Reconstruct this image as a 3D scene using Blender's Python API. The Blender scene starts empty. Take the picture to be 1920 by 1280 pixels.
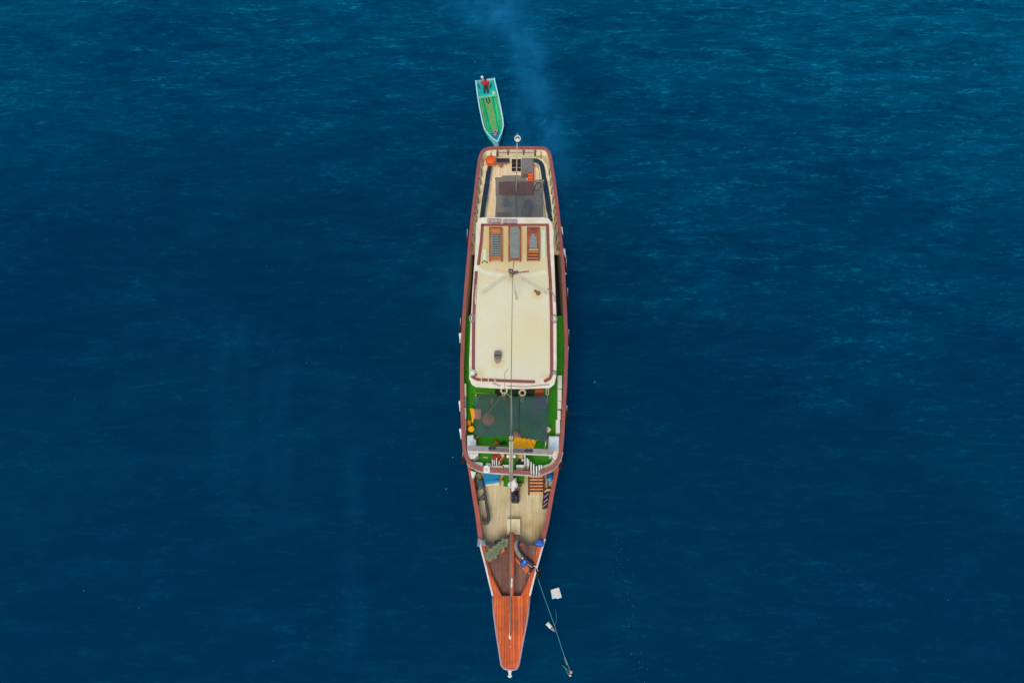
import bpy, bmesh, math, random
import numpy as np
from mathutils import Vector, Matrix
R = math.radians
random.seed(7); rng = np.random.RandomState(7)
sc = bpy.context.scene
COL = sc.collection

# ------------------------------------------------------------------ camera, sky, sun, exposure
CAM_H = 45.0; TILT = 25.0; FPX = 1280.0
cam = bpy.data.cameras.new("camera"); cam.sensor_width = 36.0; cam.lens = 36.0 * FPX / 1920.0
cam.clip_start = 0.5; cam.clip_end = 40000
camo = bpy.data.objects.new("camera", cam); COL.objects.link(camo)
camo.location = (0, 0, CAM_H); camo.rotation_euler = (R(TILT), 0, 0); sc.camera = camo

SUN_EL, SUN_AZ = 62.0, 196.0      # azimuth clockwise from +Y
w = bpy.data.worlds.new("World"); sc.world = w; w.use_nodes = True
nt = w.node_tree; bg = nt.nodes["Background"]
sky = nt.nodes.new("ShaderNodeTexSky"); sky.sky_type = 'NISHITA'; sky.sun_disc = False
sky.sun_elevation = R(SUN_EL); sky.sun_rotation = R(SUN_AZ); sky.air_density = 1.0; sky.dust_density = 1.5
nt.links.new(sky.outputs[0], bg.inputs[0]); bg.inputs[1].default_value = 0.12
sl = bpy.data.lights.new("sun", 'SUN'); sl.energy = 1.5; sl.angle = R(26); sl.color = (1.0, 0.92, 0.76)
slo = bpy.data.objects.new("sun", sl); COL.objects.link(slo)
sd = Vector((math.sin(R(SUN_AZ)) * math.cos(R(SUN_EL)), math.cos(R(SUN_AZ)) * math.cos(R(SUN_EL)), math.sin(R(SUN_EL))))
slo.rotation_euler = sd.to_track_quat('Z', 'Y').to_euler(); slo.location = sd * 100
sc.view_settings.view_transform = 'Standard'; sc.view_settings.look = 'None'
sc.view_settings.exposure = 0.4; sc.view_settings.gamma = 1.0

# ------------------------------------------------------------------ survey: photo measurements to metres
CT, ST = math.cos(R(TILT)), math.sin(R(TILT))
def P(px, py, z):
    """point at height z seen at photo coordinate px, py (1920 x 1280)"""
    dx, dy = (px - 960) / FPX, -(py - 640) / FPX
    d = (dx, dy * CT + ST, dy * ST - CT)
    t = (z - CAM_H) / d[2]
    return Vector((d[0] * t, d[1] * t, z))
def Yof(py, z): return P(960, py, z).y
def zat(py, Y):
    """height at which a vertical pole standing at Y reaches photo row py"""
    dy = -(py - 640) / FPX
    return CAM_H - Y * (CT - dy * ST) / (dy * CT + ST)

# ------------------------------------------------------------------ materials
def lin(c):
    return tuple((x / 255 / 12.92 if x / 255 <= 0.04045 else ((x / 255 + 0.055) / 1.055) ** 2.4) for x in c)
MATS = {}
def mat(name, rgb, rough=0.6, var=0.18, scale=3.0, planks=None, pdark=0.55, stain=None, stain_amt=0.5,
        stain_scale=0.6, seamw=0.12, bump=0.0, alpha=1.0, metal=0.0, cross=None):
    if name in MATS: return MATS[name]
    m = bpy.data.materials.new(name); m.use_nodes = True; n = m.node_tree.nodes; L = m.node_tree.links
    b = n["Principled BSDF"]; b.inputs["Roughness"].default_value = rough; b.inputs["Metallic"].default_value = metal
    c = lin(rgb)
    tc = n.new("ShaderNodeTexCoord")
    nz = n.new("ShaderNodeTexNoise"); nz.inputs["Scale"].default_value = scale; nz.inputs["Detail"].default_value = 6
    nz.inputs["Roughness"].default_value = 0.65
    L.new(tc.outputs["Object"], nz.inputs["Vector"])
    ramp = n.new("ShaderNodeMapRange"); ramp.inputs[1].default_value = 0.3; ramp.inputs[2].default_value = 0.7
    ramp.inputs[3].default_value = 1 - var; ramp.inputs[4].default_value = 1 + var
    L.new(nz.outputs[0], ramp.inputs[0])
    mul = n.new("ShaderNodeVectorMath"); mul.operation = 'SCALE'; mul.inputs[0].default_value = c
    L.new(ramp.outputs[0], mul.inputs["Scale"]); out = mul.outputs[0]
    if stain:
        n2 = n.new("ShaderNodeTexNoise"); n2.inputs["Scale"].default_value = stain_scale; n2.inputs["Detail"].default_value = 5
        mp0 = n.new("ShaderNodeMapping"); mp0.inputs["Location"].default_value = (3.3, 9.1, 1.7)
        L.new(tc.outputs["Object"], mp0.inputs[0]); L.new(mp0.outputs[0], n2.inputs["Vector"])
        mr = n.new("ShaderNodeMapRange"); mr.inputs[1].default_value = 0.48; mr.inputs[2].default_value = 0.68
        mr.inputs[3].default_value = 0; mr.inputs[4].default_value = stain_amt
        L.new(n2.outputs[0], mr.inputs[0])
        mx = n.new("ShaderNodeMix"); mx.data_type = 'RGBA'
        L.new(mr.outputs[0], mx.inputs["Factor"]); L.new(out, mx.inputs[6]); mx.inputs[7].default_value = (*lin(stain), 1)
        out = mx.outputs[2]
    if planks:
        # long boards running fore and aft: a seam every `planks` metres, tone changing from board to board
        sp = n.new("ShaderNodeSeparateXYZ"); L.new(tc.outputs["Object"], sp.inputs[0])
        a = 1 if cross else 0
        dv = n.new("ShaderNodeMath"); dv.operation = 'DIVIDE'; dv.inputs[1].default_value = planks; L.new(sp.outputs[a], dv.inputs[0])
        fr = n.new("ShaderNodeMath"); fr.operation = 'FRACT'; L.new(dv.outputs[0], fr.inputs[0])
        fl = n.new("ShaderNodeMath"); fl.operation = 'FLOOR'; L.new(dv.outputs[0], fl.inputs[0])
        wn = n.new("ShaderNodeTexWhiteNoise"); wn.noise_dimensions = '1D'; L.new(fl.outputs[0], wn.inputs["W"])
        tone = n.new("ShaderNodeMapRange"); tone.inputs[3].default_value = 1 - var * 1.2; tone.inputs[4].default_value = 1 + var * 1.2
        L.new(wn.outputs[0], tone.inputs[0])
        seam = n.new("ShaderNodeMath"); seam.operation = 'LESS_THAN'; seam.inputs[1].default_value = seamw; L.new(fr.outputs[0], seam.inputs[0])
        sm = n.new("ShaderNodeMapRange"); sm.inputs[3].default_value = 1; sm.inputs[4].default_value = pdark; L.new(seam.outputs[0], sm.inputs[0])
        mm = n.new("ShaderNodeMath"); mm.operation = 'MULTIPLY'; L.new(tone.outputs[0], mm.inputs[0]); L.new(sm.outputs[0], mm.inputs[1])
        # grain streaks along the board
        gr = n.new("ShaderNodeTexNoise"); gr.inputs["Scale"].default_value = 1.0; gr.inputs["Detail"].default_value = 4
        mp = n.new("ShaderNodeMapping"); mp.inputs["Scale"].default_value = (0.8, 14, 4) if cross else (14, 0.8, 4)
        L.new(tc.outputs["Object"], mp.inputs[0]); L.new(mp.outputs[0], gr.inputs["Vector"])
        g2 = n.new("ShaderNodeMapRange"); g2.inputs[1].default_value = 0.3; g2.inputs[2].default_value = 0.7
        g2.inputs[3].default_value = 0.8; g2.inputs[4].default_value = 1.15; L.new(gr.outputs[0], g2.inputs[0])
        m3 = n.new("ShaderNodeMath"); m3.operation = 'MULTIPLY'; L.new(mm.outputs[0], m3.inputs[0]); L.new(g2.outputs[0], m3.inputs[1])
        v = n.new("ShaderNodeVectorMath"); v.operation = 'SCALE'; L.new(out, v.inputs[0]); L.new(m3.outputs[0], v.inputs["Scale"])
        out = v.outputs[0]
    L.new(out, b.inputs["Base Color"])
    if bump:
        bp = n.new("ShaderNodeBump"); bp.inputs["Strength"].default_value = 1.0; bp.inputs["Distance"].default_value = bump
        L.new(nz.outputs[0], bp.inputs["Height"]); L.new(bp.outputs[0], b.inputs["Normal"])
    if alpha < 1:
        b.inputs["Alpha"].default_value = alpha
    MATS[name] = m; return m

M_cap   = mat("rail_brown", (148, 82, 74), 0.45, 0.16, 1.2, stain=(168, 88, 62), stain_amt=0.6, stain_scale=0.35)
M_capf  = mat("rail_red", (172, 86, 62), 0.45, 0.16, 1.2, stain=(140, 80, 84), stain_amt=0.6, stain_scale=0.35)
M_trim  = mat("trim_brown", (134, 72, 62), 0.5, 0.12, 1.5)
M_roof  = mat("roof_cream", (216, 210, 176), 0.75, 0.045, 7.0, stain=(216, 196, 132), stain_amt=0.4, stain_scale=0.16)
M_edge  = mat("roof_edge_white", (226, 216, 190), 0.6, 0.07, 2.0, stain=(190, 175, 140), stain_amt=0.4, stain_scale=1.2)
M_inner = mat("cream_paint", (226, 212, 172), 0.55, 0.08, 2.0, stain=(190, 150, 110), stain_amt=0.55, stain_scale=1.4)
M_white = mat("white_paint", (226, 220, 212), 0.5, 0.07, 2.0, stain=(190, 180, 170), stain_amt=0.5, stain_scale=1.3)
M_hull  = mat("hull_paint", (52, 34, 36), 0.5, 0.12, 1.0, stain=(30, 34, 44), stain_amt=0.5, stain_scale=0.8)
M_wellshade  = mat("well_shade_dark", (26, 24, 40), 0.6, 0.3, 3.0)  # near-black colour puts the shade of the deep side well on its floor
M_aft   = mat("aft_deck", (228, 206, 166), 0.7, 0.05, 4.0, planks=0.18, pdark=0.95)
M_fore  = mat("fore_deck", (206, 190, 148), 0.7, 0.07, 5.0, planks=0.42, pdark=0.9, stain=(176, 150, 100), stain_amt=0.8, stain_scale=0.7)
M_green = mat("green_turf", (46, 134, 6), 0.95, 0.25, 10.0, bump=0.01, stain=(38, 112, 12), stain_amt=0.6, stain_scale=0.9)
M_orange= mat("varnished_teak", (226, 100, 36), 0.65, 0.2, 2.5, planks=0.15, pdark=0.66, seamw=0.3, stain=(168, 82, 52), stain_amt=0.6, stain_scale=1.1)
M_orang2= mat("varnished_spar", (200, 94, 54), 0.6, 0.15, 2.0)
M_brown = mat("weathered_teak", (128, 86, 70), 0.75, 0.2, 3.0, planks=0.2, pdark=0.7, stain=(90, 60, 56), stain_amt=0.7, stain_scale=0.8)
M_stair = mat("stair_wood", (96, 42, 24), 0.5, 0.2, 3.0)
M_tread = mat("tread_wood", (226, 150, 92), 0.5, 0.15, 3.0)
M_mast  = mat("mast_cream", (206, 196, 160), 0.5, 0.12, 2.0, stain=(150, 140, 110), stain_amt=0.5, stain_scale=2)
M_grey  = mat("grey_paint", (146, 138, 134), 0.6, 0.15, 4.0)
M_char  = mat("charcoal", (44, 42, 48), 0.6, 0.3, 4.0)
M_netA  = mat("shade_net_grey", (94, 97, 98), 0.9, 0.2, 2.0, stain=(66, 62, 60), stain_amt=.6, stain_scale=1.1, alpha=0.55)
M_netF  = mat("shade_net_teal", (56, 82, 88), 0.9, 0.22, 1.2, stain=(74, 84, 76), stain_amt=.7, stain_scale=.8, alpha=0.45)
M_navy  = mat("navy_vinyl", (24, 42, 62), 0.45, 0.25, 1.5, stain=(24, 60, 62), stain_amt=0.8, stain_scale=0.3)
M_orng  = mat("orange_plastic", (222, 88, 26), 0.5, 0.18, 8.0)
M_teak2 = mat("lounger_wood", (148, 72, 48), 0.5, 0.2, 3.0, stain=(190, 110, 60), stain_amt=0.6, stain_scale=1.0)
M_teak3 = mat("lounger_slat_wood", (188, 112, 60), 0.5, 0.15, 3.0)
M_slat  = mat("grey_slats", (126, 136, 128), 0.6, 0.15, 3.0)
M_yell  = mat("yellow_cloth", (240, 168, 4), 0.85, 0.12, 4.0, bump=0.02)
M_tan   = mat("tan_wood", (240, 156, 104), 0.6, 0.15, 3.0)
M_redb  = mat("red_wood", (150, 66, 44), 0.6, 0.2, 3.0)
M_cyan  = mat("cyan_tarp", (8, 134, 182), 0.5, 0.12, 2.0)
M_blue  = mat("blue_tarp", (14, 84, 176), 0.5, 0.15, 3.0, bump=0.02)
M_lblue = mat("light_blue_plastic", (60, 150, 214), 0.4, 0.1, 3.0)
M_metal = mat("grey_green_metal", (66, 78, 78), 0.45, 0.25, 3.0, metal=0.3)
M_rope  = mat("rope", (200, 186, 160), 0.9, 0.15, 8.0)
M_ropeg = mat("green_rope", (66, 146, 146), 0.9, 0.15, 8.0)
M_ropel = mat("stay_wire", (120, 112, 96), 0.7, 0.1, 8.0)
M_net   = mat("green_net", (122, 128, 96), 0.95, 0.4, 14.0, bump=0.03)
M_rubber= mat("rubber", (14, 14, 20), 0.8, 0.2, 4.0)
M_lilac = mat("lilac_canvas", (172, 148, 148), 0.75, 0.12, 4.0)
M_ltgrn = mat("pale_green_white", (204, 212, 186), 0.6, 0.08, 3.0)
M_foam  = mat("foam_white", (226, 220, 206), 0.9, 0.08, 3.0, stain=(170, 196, 210), stain_amt=0.6, stain_scale=1.5)
M_tgrn  = mat("tender_green", (6, 196, 128), 0.5, 0.2, 3.0, planks=0.2, pdark=0.8)
M_tteal = mat("tender_teal", (14, 176, 166), 0.5, 0.15, 3.0, stain=(20, 150, 120), stain_amt=0.5, stain_scale=2)
M_tolv  = mat("olive_wood", (100, 158, 84), 0.7, 0.2, 4.0)
M_twht  = mat("tender_white", (168, 220, 224), 0.5, 0.1, 3.0)
M_red   = mat("red_shirt", (214, 22, 58), 0.85, 0.15, 6.0)
M_skin  = mat("skin", (150, 98, 74), 0.6, 0.08, 8.0)
M_hair  = mat("hair", (18, 14, 16), 0.7, 0.2, 20.0)
M_trous = mat("dark_trousers", (22, 52, 62), 0.85, 0.2, 6.0)
M_pink  = mat("pink_rope", (186, 140, 134), 0.85, 0.2, 8.0)

def weather_roof():
    n = M_roof.node_tree.nodes; L = M_roof.node_tree.links; b = n["Principled BSDF"]
    src = b.inputs["Base Color"].links[0].from_socket
    tc = n.new("ShaderNodeTexCoord"); sp = n.new("ShaderNodeSeparateXYZ"); L.new(tc.outputs["Object"], sp.inputs[0])
    nz = n.new("ShaderNodeTexNoise"); nz.inputs["Scale"].default_value = 0.9; nz.inputs["Detail"].default_value = 6; L.new(tc.outputs["Object"], nz.inputs["Vector"])
    a = n.new("ShaderNodeMath"); a.operation = 'MULTIPLY_ADD'; L.new(nz.outputs[0], a.inputs[0]); a.inputs[1].default_value = 3.5; L.new(sp.outputs[1], a.inputs[2])
    m1 = n.new("ShaderNodeMapRange"); L.new(a.outputs[0], m1.inputs[0]); y0 = Yof(520, 6.6) - 20
    for k, v in zip((1, 2, 3, 4), (y0 + .6, y0 + 3.6, 0, .68)): m1.inputs[k].default_value = v
    mx = n.new("ShaderNodeMix"); mx.data_type = 'RGBA'; L.new(m1.outputs[0], mx.inputs["Factor"]); L.new(src, mx.inputs[6]); mx.inputs[7].default_value = (*lin((206, 176, 108)), 1)
    out = mx.outputs[2]
    # fine panel joints across the roof and rust where the fittings stand
    for (px, py, rad, amt) in ((933, 680, .55, .7), (1007, 551, .5, .6), (958, 520, .45, .6), (1020, 706, .5, .4), (899, 700, .5, .45), (1000, 600, .9, .2)):
        c = P(px, py, 6.62)
        v = n.new("ShaderNodeVectorMath"); v.operation = 'DISTANCE'; L.new(tc.outputs["Object"], v.inputs[0]); v.inputs[1].default_value = (c.x, c.y - 20, c.z)
        d = n.new("ShaderNodeMath"); d.operation = 'MULTIPLY_ADD'; L.new(nz.outputs[0], d.inputs[0]); d.inputs[1].default_value = .9 * rad; L.new(v.outputs["Value"], d.inputs[2])
        q = n.new("ShaderNodeMapRange"); L.new(d.outputs[0], q.inputs[0])
        for k, w_ in zip((1, 2, 3, 4), (rad * .5, rad * 1.45, amt, 0)): q.inputs[k].default_value = w_
        m2 = n.new("ShaderNodeMix"); m2.data_type = 'RGBA'; L.new(q.outputs[0], m2.inputs["Factor"]); L.new(out, m2.inputs[6]); m2.inputs[7].default_value = (*lin((206, 168, 96)), 1)
        out = m2.outputs[2]
    L.new(out, b.inputs["Base Color"])
weather_roof()

# ------------------------------------------------------------------ object helpers
ORG = {}
def org(o): return ORG.get(o.name, Vector((0, 0, 0))) if o else Vector((0, 0, 0))
def thing(name, label, cat, loc, group=None):
    o = bpy.data.objects.new(name, None); COL.objects.link(o); o.location = loc; o.empty_display_size = 0.2
    ORG[o.name] = Vector(loc); o["label"] = label; o["category"] = cat
    if group: o["group"] = group
    return o
def tag(o, label, cat, group=None):
    o["label"] = label; o["category"] = cat
    if group: o["group"] = group
    return o

class MB:
    def __init__(s): s.v = []; s.f = []; s.s = []
    def add(s, vs, fs, sm=False):
        k = len(s.v); s.v += [tuple(v) for v in vs]; s.f += [tuple(i + k for i in f) for f in fs]; s.s += [sm] * len(fs)
        return s
    def prism(s, pts, z0, z1):
        n = len(pts); g = lambda z, i: z[i] if hasattr(z, '__len__') else z
        a = sum(pts[i][0] * pts[(i + 1) % n][1] - pts[(i + 1) % n][0] * pts[i][1] for i in range(n))
        idx = list(range(n)) if a > 0 else list(range(n))[::-1]
        vs = [(pts[i][0], pts[i][1], g(z0, i)) for i in idx] + [(pts[i][0], pts[i][1], g(z1, i)) for i in idx]
        fs = [tuple(range(n - 1, -1, -1)), tuple(range(n, 2 * n))] + [(i, (i + 1) % n, n + (i + 1) % n, n + i) for i in range(n)]
        return s.add(vs, fs)
    def pbox(s, x0, y0, x1, y1, z, h):
        """box whose top at height z covers the photo rectangle"""
        return s.prism([P(x0, y1, z), P(x1, y1, z), P(x1, y0, z), P(x0, y0, z)], z - h, z)
    def ppoly(s, pts, z, h): return s.prism([P(a, b, z) for a, b in pts], z - h, z)
    def box(s, c, d, rz=0):
        x, y, z = [q / 2 for q in d]; co, si = math.cos(rz), math.sin(rz)
        pts = [(c[0] + a * co - b * si, c[1] + a * si + b * co) for a, b in ((-x, -y), (x, -y), (x, y), (-x, y))]
        return s.prism(pts, c[2] - z, c[2] + z)
    def tube(s, pts, r, n=8, caps=True):
        pts = [Vector(p) for p in pts]; m = len(pts); rr = r if hasattr(r, '__len__') else [r] * m
        vs = []; up = None
        for i, p in enumerate(pts):
            t = (pts[min(i + 1, m - 1)] - pts[max(i - 1, 0)]).normalized()
            if up is None: up = t.orthogonal().normalized()
            up = (up - t * up.dot(t)); up = up.normalized() if up.length > 1e-5 else t.orthogonal().normalized()
            sd_ = t.cross(up)
            for k in range(n):
                a = 2 * math.pi * k / n
                vs.append(p + (up * math.cos(a) + sd_ * math.sin(a)) * rr[i])
        fs = [(i * n + k, i * n + (k + 1) % n, (i + 1) * n + (k + 1) % n, (i + 1) * n + k) for i in range(m - 1) for k in range(n)]
        s.add(vs, fs, True)
        if caps:
            k0 = len(s.v) - len(vs)
            s.f += [tuple(k0 + k for k in range(n - 1, -1, -1)), tuple(k0 + (m - 1) * n + k for k in range(n))]; s.s += [False, False]
        return s
    def lathe(s, c, prof, n=20, axis=None):
        vs = []; M = Matrix.Identity(3)
        if axis is not None: M = Vector((0, 0, 1)).rotation_difference(Vector(axis)).to_matrix()
        c = Vector(c)
        for r_, z_ in prof:
            for k in range(n):
                a = 2 * math.pi * k / n; vs.append(c + M @ Vector((max(r_, 1e-4) * math.cos(a), max(r_, 1e-4) * math.sin(a), z_)))
        m = len(prof)
        fs = [(i * n + k, i * n + (k + 1) % n, (i + 1) * n + (k + 1) % n, (i + 1) * n + k) for i in range(m - 1) for k in range(n)]
        return s.add(vs, fs, True)
    def ell(s, c, r, n=16, jit=0):
        prof = [math.pi * i / 10 for i in range(11)]
        vs = []; ph = random.random() * 6
        for a in prof:
            for k in range(n):
                b = 2 * math.pi * k / n
                j = 1 + jit * (math.sin(3 * b + ph) * 0.5 + random.uniform(-.5, .5)) * math.sin(a)
                vs.append((c[0] + r[0] * math.sin(a) * math.cos(b) * j, c[1] + r[1] * math.sin(a) * math.sin(b) * j, c[2] - r[2] * math.cos(a)))
        fs = [(i * n + k, i * n + (k + 1) % n, (i + 1) * n + (k + 1) % n, (i + 1) * n + k) for i in range(10) for k in range(n)]
        return s.add(vs, fs, True)
    def torus(s, c, R_, r_, axis=(0, 0, 1), n=20, sy=1.0):
        M = Vector((0, 0, 1)).rotation_difference(Vector(axis)).to_matrix(); c = Vector(c); vs = []
        for i in range(n):
            a = 2 * math.pi * i / n
            for k in range(8):
                b = 2 * math.pi * k / 8; q = R_ + r_ * math.cos(b)
                vs.append(c + M @ Vector((q * math.cos(a), q * math.sin(a) * sy, r_ * math.sin(b))))
        fs = [(i * 8 + k, ((i + 1) % n) * 8 + k, ((i + 1) % n) * 8 + (k + 1) % 8, i * 8 + (k + 1) % 8) for i in range(n) for k in range(8)]
        return s.add(vs, fs, True)
    def band(s, A, B, z0, z1, closed=False, z0b=None, z1b=None):
        """solid strip between polylines A and B (each a list of x, y), bottoms z0, tops z1 (number or per-point)"""
        n = len(A); g = lambda z, i: z[i] if hasattr(z, '__len__') else z
        z0b = z0 if z0b is None else z0b; z1b = z1 if z1b is None else z1b
        vs = []
        for i in range(n):
            vs += [(A[i][0], A[i][1], g(z0, i)), (A[i][0], A[i][1], g(z1, i)), (B[i][0], B[i][1], g(z1b, i)), (B[i][0], B[i][1], g(z0b, i))]
        fs = []
        for i in range(n if closed else n - 1):
            j = (i + 1) % n
            for k in range(4): fs.append((i * 4 + k, i * 4 + (k + 1) % 4, j * 4 + (k + 1) % 4, j * 4 + k))
        if not closed: fs += [(0, 3, 2, 1), tuple((n - 1) * 4 + k for k in range(4))]
        return s.add(vs, fs)
    def cloth(s, corners, nx, ny, amp, freq, zf=None, thick=0.02):
        """draped sheet between four corners (world), with folds, given a real thickness"""
        a, b, c, d = [Vector(q) for q in corners]; vs = []
        ph = random.random() * 6
        for j in range(ny + 1):
            for i in range(nx + 1):
                u, v = i / nx, j / ny
                p = (a * (1 - u) + b * u) * (1 - v) + (d * (1 - u) + c * u) * v
                h = math.sin(u * freq + v * 3 + ph) * 0.5 + math.sin(u * freq * 2.3 - v * 5) * 0.3 + random.uniform(-.2, .2)
                vs.append((p.x, p.y, p.z + amp * h + (zf(u, v) if zf else 0)))
        N = len(vs); vs2 = [(x, y, z - thick) for x, y, z in vs]
        q = lambda i, j: j * (nx + 1) + i
        fs = [(q(i, j), q(i + 1, j), q(i + 1, j + 1), q(i, j + 1)) for j in range(ny) for i in range(nx)]
        fs2 = [tuple(N + k for k in f[::-1]) for f in fs]
        rim = [q(i, 0) for i in range(nx)] + [q(nx, j) for j in range(ny)] + [q(nx - i, ny) for i in range(nx)] + [q(0, ny - j) for j in range(ny)]
        fs3 = [(rim[(k + 1) % len(rim)], rim[k], rim[k] + N, rim[(k + 1) % len(rim)] + N) for k in range(len(rim))]
        return s.add(vs + vs2, fs + fs2 + fs3, True)
    def build(s, name, m, parent=None, bevel=0):
        o0 = org(parent)
        me = bpy.data.meshes.new(name); me.from_pydata([(x - o0.x, y - o0.y, z - o0.z) for x, y, z in s.v], [], s.f)
        me.polygons.foreach_set("use_smooth", s.s); me.materials.append(m); me.update()
        bm = bmesh.new(); bm.from_mesh(me); bmesh.ops.recalc_face_normals(bm, faces=bm.faces); bm.to_mesh(me); bm.free()
        o = bpy.data.objects.new(name, me); COL.objects.link(o)
        if parent: o.parent = parent; ORG[o.name] = o0
        if bevel:
            b = o.modifiers.new("bevel", 'BEVEL'); b.width = bevel; b.segments = 2; b.limit_method = 'ANGLE'
        return o
def box_obj(name, m, parent, x0, y0, x1, y1, z, h, bevel=0): return MB().pbox(x0, y0, x1, y1, z, h).build(name, m, parent, bevel)
def solo(name, mb, m, label, cat, group=None, bevel=0):
    """a thing that is one mesh, its origin at its base"""
    xs, ys, zs = zip(*mb.v); c = Vector(((min(xs) + max(xs)) / 2, (min(ys) + max(ys)) / 2, min(zs)))
    mb.v = [(x - c.x, y - c.y, z - c.z) for x, y, z in mb.v]
    o = mb.build(name, m, None, bevel); o.location = c; ORG[o.name] = c
    return tag(o, label, cat, group)
def offset(pl, d, closed=False):
    """polyline moved to its left by d"""
    n = len(pl); out = []
    for i in range(n):
        a = pl[(i - 1) % n] if (closed or i > 0) else pl[i]; b = pl[(i + 1) % n] if (closed or i < n - 1) else pl[i]
        t = Vector((b[0] - a[0], b[1] - a[1])).normalized(); out.append((pl[i][0] - t.y * d, pl[i][1] + t.x * d))
    return out
def smooth_pl(pl, it=1):
    for _ in range(it):
        q = [pl[0]]
        for a, b in zip(pl[:-1], pl[1:]):
            q += [(a[0] * .75 + b[0] * .25, a[1] * .75 + b[1] * .25), (a[0] * .25 + b[0] * .75, a[1] * .25 + b[1] * .75)]
        q.append(pl[-1]); pl = q
    return pl

# ------------------------------------------------------------------ the sea
def sea():
    def axis(lo, hi, step, far):
        core = np.arange(lo, hi + 1e-6, step); g = [step]; a = []; x = hi
        while x < far: g.append(g[-1] * 1.28); x += g[-1]; a.append(x)
        up = np.array(a); dn = lo - (up - hi)
        return np.concatenate([dn[::-1], core, up])
    X = axis(-62, 62, 0.36, 9000); Y = axis(-14, 74, 0.36, 9000)
    gx, gy = np.meshgrid(X, Y); Z = np.zeros_like(gx)
    calm = np.clip(0.25 + (gy + 5) / 70, 0.2, 1.0)
    for k in range(46):
        lam = 1.4 * (1.055 ** k); ang = R(100 + rng.normal(0, 26)); amp = 0.0032 * lam ** 0.8
        kx, ky = math.cos(ang) * 2 * math.pi / lam, math.sin(ang) * 2 * math.pi / lam
        Z += amp * np.sin(gx * kx + gy * ky + rng.rand() * 6.28)
    fade = np.clip(1.4 - np.maximum(np.abs(gx) - 62, 0) / 60, 0, 1) * np.clip(1.4 - np.maximum(np.abs(gy - 30) - 44, 0) / 60, 0, 1)
    Z *= calm * fade
    # churned, aerated water behind the engine exhaust: a wandering band with its own pale blue
    path = [P(a, b, 0) for a, b in ((1030, 268), (1022, 215), (1008, 150), (985, 95), (955, 50), (925, 5), (895, -60), (850, -140))]
    wd = [0.9, 1.1, 1.2, 1.3, 1.5, 1.9, 2.4, 3.0]; wash = np.zeros_like(gx)
    for i in range(len(path) - 1):
        a, b = path[i], path[i + 1]
        for t in np.linspace(0, 1, 7):
            cx, cy = a.x + (b.x - a.x) * t, a.y + (b.y - a.y) * t; s_ = wd[i] * (1 - t) + wd[i + 1] * t
            wash = np.maximum(wash, np.exp(-((gx - cx) ** 2 + (gy - cy) ** 2 * 0.7) / (2 * s_ ** 2)))
    for (px, py, s_, k_) in ((985, 235, 1.6, 0.55), (1050, 330, 1.0, 0.5), (1052, 410, 0.8, 0.35), (975, 262, 0.8, 0.7), (860, 540, 1.2, 0.3)):
        c = P(px, py, 0); wash = np.maximum(wash, k_ * np.exp(-((gx - c.x) ** 2 + (gy - c.y) ** 2 * .3) / (2 * s_ ** 2)))
    for (px, y0, y1) in ((415, 610, 860), (452, 620, 940), (500, 620, 900), (528, 640, 930), (660, 860, 1180)):
        for t in np.linspace(0, 1, 12):
            c = P(px + 6 * math.sin(t * 9), y0 + (y1 - y0) * t, 0)
            wash = np.maximum(wash, 0.09 * np.exp(-((gx - c.x) ** 2 / (2 * 0.16) + (gy - c.y) ** 2 / (2 * 1.0))))
    nx, ny = len(X), len(Y)
    v = np.stack([gx, gy, Z], -1).reshape(-1, 3)
    i, j = np.meshgrid(np.arange(nx - 1), np.arange(ny - 1)); a = (j * nx + i).ravel()
    f = np.stack([a, a + 1, a + nx + 1, a + nx], -1)
    me = bpy.data.meshes.new("water"); me.vertices.add(len(v)); me.vertices.foreach_set("co", v.ravel())
    me.loops.add(f.size); me.loops.foreach_set("vertex_index", f.ravel())
    me.polygons.add(len(f)); me.polygons.foreach_set("loop_start", np.arange(0, f.size, 4)); me.polygons.foreach_set("loop_total", np.full(len(f), 4))
    me.polygons.foreach_set("use_smooth", np.ones(len(f), bool)); me.update()
    at = me.attributes.new("aerated", 'FLOAT', 'POINT'); at.data.foreach_set("value", wash.ravel())
    o = bpy.data.objects.new("water", me); COL.objects.link(o); o["kind"] = "structure"
    m = bpy.data.materials.new("sea_water"); m.use_nodes = True; n = m.node_tree.nodes; L = m.node_tree.links
    n.remove(n["Principled BSDF"]); outn = n["Material Output"]
    body = n.new("ShaderNodeBsdfDiffuse"); gl = n.new("ShaderNodeBsdfGlossy"); gl.inputs["Roughness"].default_value = 0.13; gl.inputs["Color"].default_value = (0.0, 0.52, 0.8, 1)
    fr_ = n.new("ShaderNodeFresnel"); fr_.inputs["IOR"].default_value = 1.33; mxs = n.new("ShaderNodeMixShader")
    L.new(fr_.outputs[0], mxs.inputs[0]); L.new(body.outputs[0], mxs.inputs[1]); L.new(gl.outputs[0], mxs.inputs[2]); L.new(mxs.outputs[0], outn.inputs["Surface"])
    tc = n.new("ShaderNodeTexCoord")
    def noise(sx, sy, rot, detail, rough=0.6, dist=0.0, loc=(0, 0, 0)):
        mp = n.new("ShaderNodeMapping"); mp.inputs["Rotation"].default_value = (0, 0, R(rot)); mp.inputs["Scale"].default_value = (sx, sy, 1)
        mp.inputs["Location"].default_value = loc
        nz = n.new("ShaderNodeTexNoise"); nz.inputs["Scale"].default_value = 1; nz.inputs["Detail"].default_value = detail
        nz.inputs["Roughness"].default_value = rough; nz.inputs["Distortion"].default_value = dist
        L.new(tc.outputs["Object"], mp.inputs[0]); L.new(mp.outputs[0], nz.inputs["Vector"]); return nz.outputs[0]
    def mr(x, a, b_, c, d):
        q = n.new("ShaderNodeMapRange"); L.new(x, q.inputs[0])
        for k, val in zip((1, 2, 3, 4), (a, b_, c, d)): q.inputs[k].default_value = val
        return q.outputs[0]
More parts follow.
